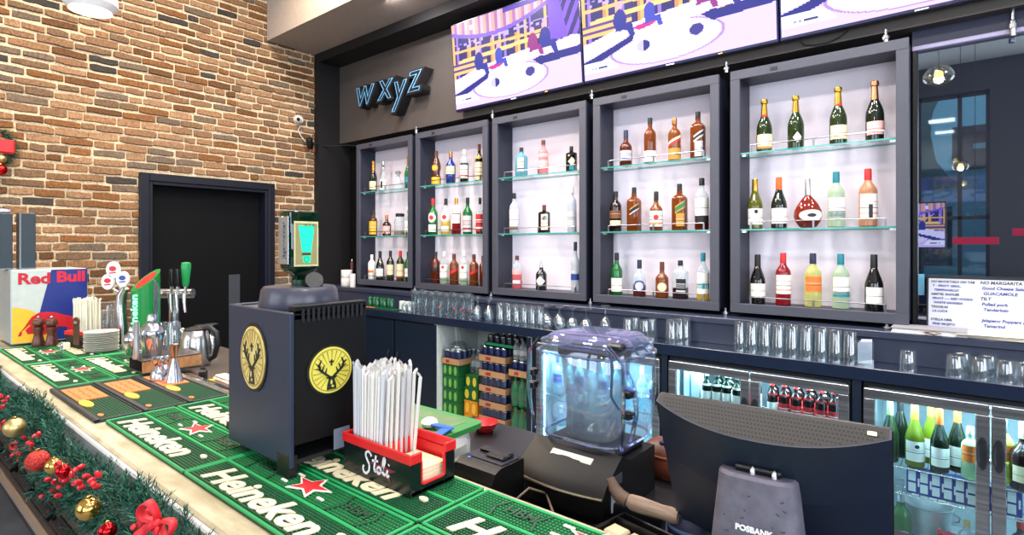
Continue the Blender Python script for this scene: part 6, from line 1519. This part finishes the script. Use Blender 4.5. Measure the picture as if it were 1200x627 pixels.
def berries(px, py, pts, lb, Y=.345):
    p = PY(px, py, Y); t = thing('berry_sprig', lb, 'berry sprig', tuple(p), 0, 'red berry sprigs in the garland')
    d = depth(p); stem = MB(); bm_ = MB().lathe([(.0004, -.0085), (.004, -.007), (.0062, 0), (.004, .007), (.0004, .0085)], 12)
    me = bm_.mesh('berry', M((206, 30, 44), .25))
    for (x, y) in pts:
        q = PY(x, y, Y-.004*((x*7+y*3) % 5)); v = q-p
        stem.tube([(0, 0, 0), v*.55+Vector((0, .006, .004)), v], .0012, 5)
        b = ob('berry', me, t, tuple(v)); b.rotation_euler = ((x % 3)*.5, (y % 4)*.5, 0)
    stem.build('stem', M((70, 44, 34), .7), t)
berries(80, 556, [(56, 562), (63, 565), (69, 571), (61, 576), (68, 581), (49, 582), (72, 561), (77, 563), (84, 556), (88, 551), (95, 547), (87, 567), (92, 565)], 'big sprig of red berries spreading below the middle of the garland')
berries(104, 566, [(95, 571), (101, 558), (107, 563), (109, 567), (115, 556), (113, 570)], 'small sprig of red berries right of the big one')
berries(34, 514, [(28, 513), (33, 519), (37, 521), (45, 509), (41, 511), (36, 526)], 'small sprig of red berries above the glittery red bauble')
berries(172, 606, [(157, 618), (165, 612), (169, 622), (175, 600), (160, 627)], 'sprig of red berries beside the red bow')
berries(4, 470, [(1, 464), (5, 470), (9, 466), (3, 477)], 'sprig of red berries at the left photo edge')
RIB = M((206, 26, 40), .55)
def bow(px, py, s, lb, Y=.35, rot=0.):
    p = PY(px, py, Y); t = thing('ribbon_bow', lb, 'bow', tuple(p), YAW*.6, 'red bows on the garland'); t.rotation_euler.y = rot
    for k, (sx, tl_) in enumerate(((-1, 0), (1, 0), (-1, 1), (1, 1))):
        m = MB(); vs = []; n = 10
        for i in range(n+1):
            u = i/n
            if not tl_: x = sx*s*(1.0*math.sin(PI*u*.98)); z = s*.55*math.sin(2*PI*u)*.8+s*.25*math.sin(PI*u); y = -s*.25*math.sin(PI*u)
            else: x = sx*s*(.1+.55*u); z = -s*(1.15*u)+s*.08*math.sin(6*u); y = -s*.12*u
            w = s*(.30+.10*math.sin(PI*u)) if not tl_ else s*.26
            vs += [(x, y-w*.5, z+.0), (x, y+w*.5, z+.004)]
        if tl_:
            vs = []
            for i in range(n+1):
                u = i/n; x = sx*s*(.1+.5*u); z = -s*1.15*u; y = -s*(.1+.08*math.sin(7*u)); w = s*.2; vs += [(x-w, y, z-.3*sx*w), (x+w, y-.004, z+.3*sx*w)]
        m.add(vs, [(2*i, 2*i+1, 2*i+3, 2*i+2) for i in range(n)]); o = m.build('ribbon_tail' if tl_ else 'ribbon_loop', RIB, t)
        sd = o.modifiers.new('thick', 'SOLIDIFY'); sd.thickness = .0016
    MB().ball((0, -s*.1, 0), s*.2, 12).build('knot', RIB, t)
bow(186, 612, .036, 'large red ribbon bow on the near end of the garland', .33, .5)
bow(22, 527, .026, 'small red ribbon bow between the gold and glittery red baubles', .345, .4)
bow(2, 500, .028, 'small red bow cut by the left photo edge low on the garland', .35, -.3)
bow(73, 548, .018, 'tiny red bow among the berries', .345, .2)

# ================================================================ ON THE BRICK WALL
wc = PX(-14, 172, XL+.04)
wr = thing('wreath', 'green festive wreath on the brick wall at the left photo edge', 'wreath', (XL+.03, wc.y, wc.z))
m = MB(); rg2 = random.Random(6); RW = .13
for k in range(260):
    a = 2*PI*k/260; c = Vector((.03, RW*math.cos(a), RW*math.sin(a)))
    sprig(m, c, Vector((rg2.uniform(.0, 1), rg2.uniform(-1, 1)+math.cos(a)*.6, rg2.uniform(-1, 1)+math.sin(a)*.6)), rg2.uniform(.04, .07), rg2)
o = m.build('pine_ring', PM, wr, smooth=0); o['kind'] = 'stuff'
for (px, py, rpx, mt_, lb) in ((1.5, 186, 5, GLM, 'small gold bauble on the wreath at the left photo edge'), (1, 199, 6.5, RSH, 'red bauble hanging at the bottom of the wreath at the left photo edge')):
    p = PX(px, py, XL+.13); r = rpx/F*depth(p); t = thing('bauble', lb, 'bauble', tuple(p)); MB().ball((0, 0, 0), r, 20).build('bauble_ball', mt_, t); MB().lathe([(r*.2, r*.96), (r*.2, r*1.15)], 10).build('bauble_cap', GLD, t)
p = PX(5, 172, XL+.15); t = thing('ribbon_bow', 'red fabric bow on the wreath at the left photo edge', 'bow', tuple(p))
MB().box(-.01, .02, -.08, .06, -.05, .055, .012).build('ribbon_loop', RIB, t); MB().box(-.005, .015, -.10, -.02, .06, .10, .01).build('ribbon_loop', RIB, t)
p = PX(351, 140, XL+.05); t = thing('security_camera', 'small white dome security camera on the brick wall near the corner', 'camera', (XL+.02, p.y, p.z))
Tm = Matrix.Rotation(PI/2, 4, 'Y')
MB().lathe([(.05, -.02), (.052, .01), (.046, .03)], 24, T=Tm).build('camera_base', M((226, 222, 214), .4), t)
MB().ball((.045, -.02, -.01), .040, 18).build('camera_dome', M((214, 212, 206), .35), t); MB().lathe([(.018, 0), (.02, .01), (.016, .018), (.001, .016)], 16, T=Matrix.Translation((.07, -.04, -.015)) @ Matrix.Rotation(PI/2-.3, 4, 'Y')).build('lens', BLACK, t)
pts = [PX(352, 148, XL+.03), PX(349, 153, XL+.03), PX(353, 160, XL+.03), PX(358, 166, XL+.04)]; MB().tube([q-Vector(t.location) for q in pts], .004, 6).build('white_lead', WHITE, t)
p = PX(363, 168, XL+.10); t = thing('spot_lamp', 'small black spotlight clamped at the edge of the brick wall', 'spotlight', tuple(p))
MB().lathe([(.03, -.06), (.036, -.04), (.036, .05), (.03, .06)], 16, T=Matrix.Rotation(.45, 4, 'Y') @ Matrix.Rotation(.35, 4, 'X')).build('lamp_body', BLACK, t); MB().tube([(0, .02, 0), (-.01, .10, .005), (-.02, .16, 0)], .012, 8).box(-.03, .0, .155, .20, -.03, .03, .004).build('lamp_arm', MBLACK, t)
tag(MB().tube([Vector((-5.70, 3.5, p.z)), Vector((-5.6, 3.58, p.z-.01)), Vector((-5.45, 3.66, p.z-.005)), Vector((-5.3, 3.70, p.z-.03)), Vector((-5.2, 3.74, p.z-.06))], .006, 6).build('cable', MBLACK), 'thin black cable running from the spotlight to the first cabinet', 'cable')
# pendant lamp by the brick wall, and two further ones in the room
def pendant(loc, r, lb, s=14., shade=None, clear=False):
    t = thing('pendant_lamp', lb, 'pendant lamp', loc, 0, 'pendant lamps')
    sm = CLEAR((230, 224, 210), .2, .7) if clear else M((232, 230, 232), .35)
    m = MB().lathe([(r*.80, 0), (r, r*.28), (r*.99, r*.62), (r*.72, r*1.05), (r*.28, r*1.28), (r*.10, r*1.34)], 32, cap=False); m.lathe([(r*.77, .001), (r*.96, r*.28), (r*.95, r*.62), (r*.68, r*1.02), (r*.2, r*1.24)], 32, cap=False)
    m.build('lamp_shade', sm, t)
    MB().ball((0, 0, r*.62), r*.30, 18).build('bulb', EM((255, 206, 120), s), t)
    MB().lathe([(r*.14, r*.85), (r*.14, r*1.3), (r*.05, r*1.4)], 14).build('lamp_socket', M((60, 50, 40), .4, .6), t)
    MB().tube([(0, 0, r*1.38), (0, 0, ZC-loc[2]-.002)], .004, 6).build('lamp_cord', BLACK, t)
    L = bpy.data.lights.new('bulb_light', 'POINT'); L.energy = 22; L.color = (1, .78, .48); L.shadow_soft_size = r*.3
    lo = bpy.data.objects.new('bulb_light', L); COL.objects.link(lo); lo.parent = t; lo.location = (0, 0, r*.25)
pp = PD(106, 13, 3.6); pendant((pp.x, pp.y, pp.z), .15, 'white dome pendant lamp glowing warm, cut by the top photo edge')
pendant((-.31, -.5, 3.5), .15, 'clear glass pendant lamp mirrored in the dark glass', 10., clear=True)
pendant((-.15, -3.2, 2.75), .11, 'far clear pendant lamp seen small in the dark glass', 10., clear=True)
# television on a stand behind the viewer, seen in the dark mirror glass
t = thing('television', 'television on a floor stand mirrored at the left edge of the dark glass', 'television', (-.93, -3.0, 0))
MB().box(-.62, .62, -.03, .03, 1.56, 2.27, .006).build('bezel', M((16, 18, 30), .3), t); pic2 = picture_mesh(1.2, .67, 66, 38); pic2.materials.append(MATS[('a', 'lit_screen')]); ob('screen', pic2, t, (0, .0315, 1.915)).rotation_euler.z = PI
MB().box(-.04, .04, -.02, .02, .02, 1.56).box(-.35, .35, -.25, .25, 0, .02).build('stand', BLACK, t)
# red panels added behind the viewer for the red patches in the mirror
for i, (x, z, w_) in enumerate(((.02, 1.62, .5), (.62, 1.74, .4), (1.2, 2.62, .4))):
    t = thing('red_panel', 'red strip panel mirrored in the dark glass, %s' % ['low in the middle', 'low at the right', 'high at the right'][i], 'panel', (x, -2.5-.3*i, z)); MB().box(-w_/2, w_/2, -.02, .02, 0, .10, .003).build('panel_face', M((214, 26, 70), .4), t); MB().tube([(0, 0, .1), (0, 0, ZC-z-.002)], .004, 6).build('hanging_wire', BLACK, t)

# outside the windows: a grey awning and a pale building, seen in the dark glass
aw = thing('awning', 'large grey canvas awning outside the window, mirrored in the dark glass', 'awning', (-1.0, -8.0, 0))
m = MB(); pts = [(-3.0, 3.2), (.1, 5.2), (.55, 5.2), (.30, 4.6), (.26, 4.1), (.36, 3.5), (.6, 3.1), (.9, 2.9), (-3.0, 2.6)]
m.prism(pts, XZ((0, 0, 0)), -.03, .03); m.build('awning_canvas', M((150, 144, 136), .8), aw); MB().tube([(.1, 0, 0), (.1, 0, 2.75)], .04, 10).tube([(-2.5, 0, 0), (-2.5, 0, 2.6)], .04, 10).build('awning_post', M((90, 90, 92), .4), aw)
hb = thing('building', 'pale building across the street, mirrored in the dark glass', 'building', (1.5, -14, 0))
MB().box(-9, 9, -1, 0, 0, 3.9).build('building_wall', M((186, 200, 204), .8), hb); MB().box(-2.0, .8, 0, .06, 4.1-.2, 5.2).build('red_board', M((150, 60, 56), .6), hb); MB().box(-1.0, -.85, .06, .08, 3.9, 5.2).box(-1.5, -.3, .06, .08, 4.5, 4.65).build('white_cross', WHITE, hb)
for k in range(5): MB().box(-6+k*2.6, -4.6+k*2.6, 0, .03, 1.0, 2.8).build('shop_window', M((40, 52, 60), .2), hb)
st2 = MB().box(-14, 14, -18, YF-.21, -.25, -.02); struct('floor_street', st2, M((120, 120, 122), .8))
# ================================================================ LIGHT
def area(loc, size, energy, color, rot, sy=None):
    L = bpy.data.lights.new('area_light', 'AREA'); L.energy = energy; L.color = color; L.size = size
    if sy: L.shape = 'RECTANGLE'; L.size_y = sy
    o = bpy.data.objects.new('area_light', L); COL.objects.link(o); o.location = loc; o.rotation_euler = rot; return o
WARM, DAY, NEUT = (1, .74, .48), (.84, .91, 1), (1, .95, .90)
# daylight through the windows of the right and front walls
area((XR-.05, .6, 2.3), 2.4, 120, DAY, (0, PI/2, 0), 2.8)
area((XR-.05, -3.0, 2.3), 2.4, 90, DAY, (0, PI/2, 0), 2.2)
area((-3.8, YF+.05, 2.5), 1.6, 75, DAY, (PI/2, 0, 0), 3.0); area((-1.85, YF+.05, 2.5), 1.4, 60, DAY, (PI/2, 0, 0), 3.0)
area((1.9, YF+.05, 2.5), 1.4, 80, DAY, (PI/2, 0, 0), 3.0); area((3.5, YF+.05, 2.5), 1.3, 60, DAY, (PI/2, 0, 0), 3.0)
# unseen ceiling lamps, added for general brightness
for x in (-4.2, -2.4, -.6, 1.2):
    area((x, .4, ZC-.03), .5, 42, NEUT, (0, 0, 0)); area((x, 2.2, ZC-.03), .4, 34, NEUT, (0, 0, 0))
# warm wall-washers along the brick wall
for y in (.3, 1.4, 2.5): area((-4.6, y, ZC-.04), .3, 42, WARM, (0, math.radians(-28), 0))
# added lamps under the soffit, kept out of view, to brighten the cabinet backs
for x in (-3.95, -3.1, -2.3, -1.5, -.7, .3): area((x, 3.05, 3.77), .12, 16, (1, .92, .90), (math.radians(14), 0, 0))
# fridge interior light
for x in (FA, FB, FC): area((x, 3.40, FH-.06), .8, 30 if x == FA else 17, (.66, .93, 1), (0, 0, 0), .06)
w = bpy.data.worlds.new('daylight'); SC.world = w; w.use_nodes = True
nt = w.node_tree; bg = nt.nodes['Background']; bg.inputs['Color'].default_value = (.42, .72, .86, 1); bg.inputs['Strength'].default_value = .7
# ================================================================ CAMERA
cd_ = bpy.data.cameras.new('camera'); cam = bpy.data.objects.new('camera', cd_); COL.objects.link(cam)
cam.location = (0, 0, EYE); cam.rotation_euler = (PI/2, 0, YAW)
cd_.sensor_width = 36; cd_.lens = F/1200*36; cd_.shift_y = -(313.5-288.1)/1200; cd_.clip_start = .02
SC.camera = cam
vs_ = SC.view_settings; SC.display_settings.display_device = 'sRGB'; vs_.view_transform = 'Standard'; vs_.look = 'None'; vs_.gamma = 1; vs_.use_curve_mapping = False; vs_.exposure = 0.25
cy = SC.cycles; cy.use_denoising = True; cy.max_bounces = 10; cy.transparent_max_bounces = 28; cy.diffuse_bounces = 4; cy.glossy_bounces = 4; cy.sample_clamp_indirect = 6; cy.caustics_reflective = False; cy.caustics_refractive = False
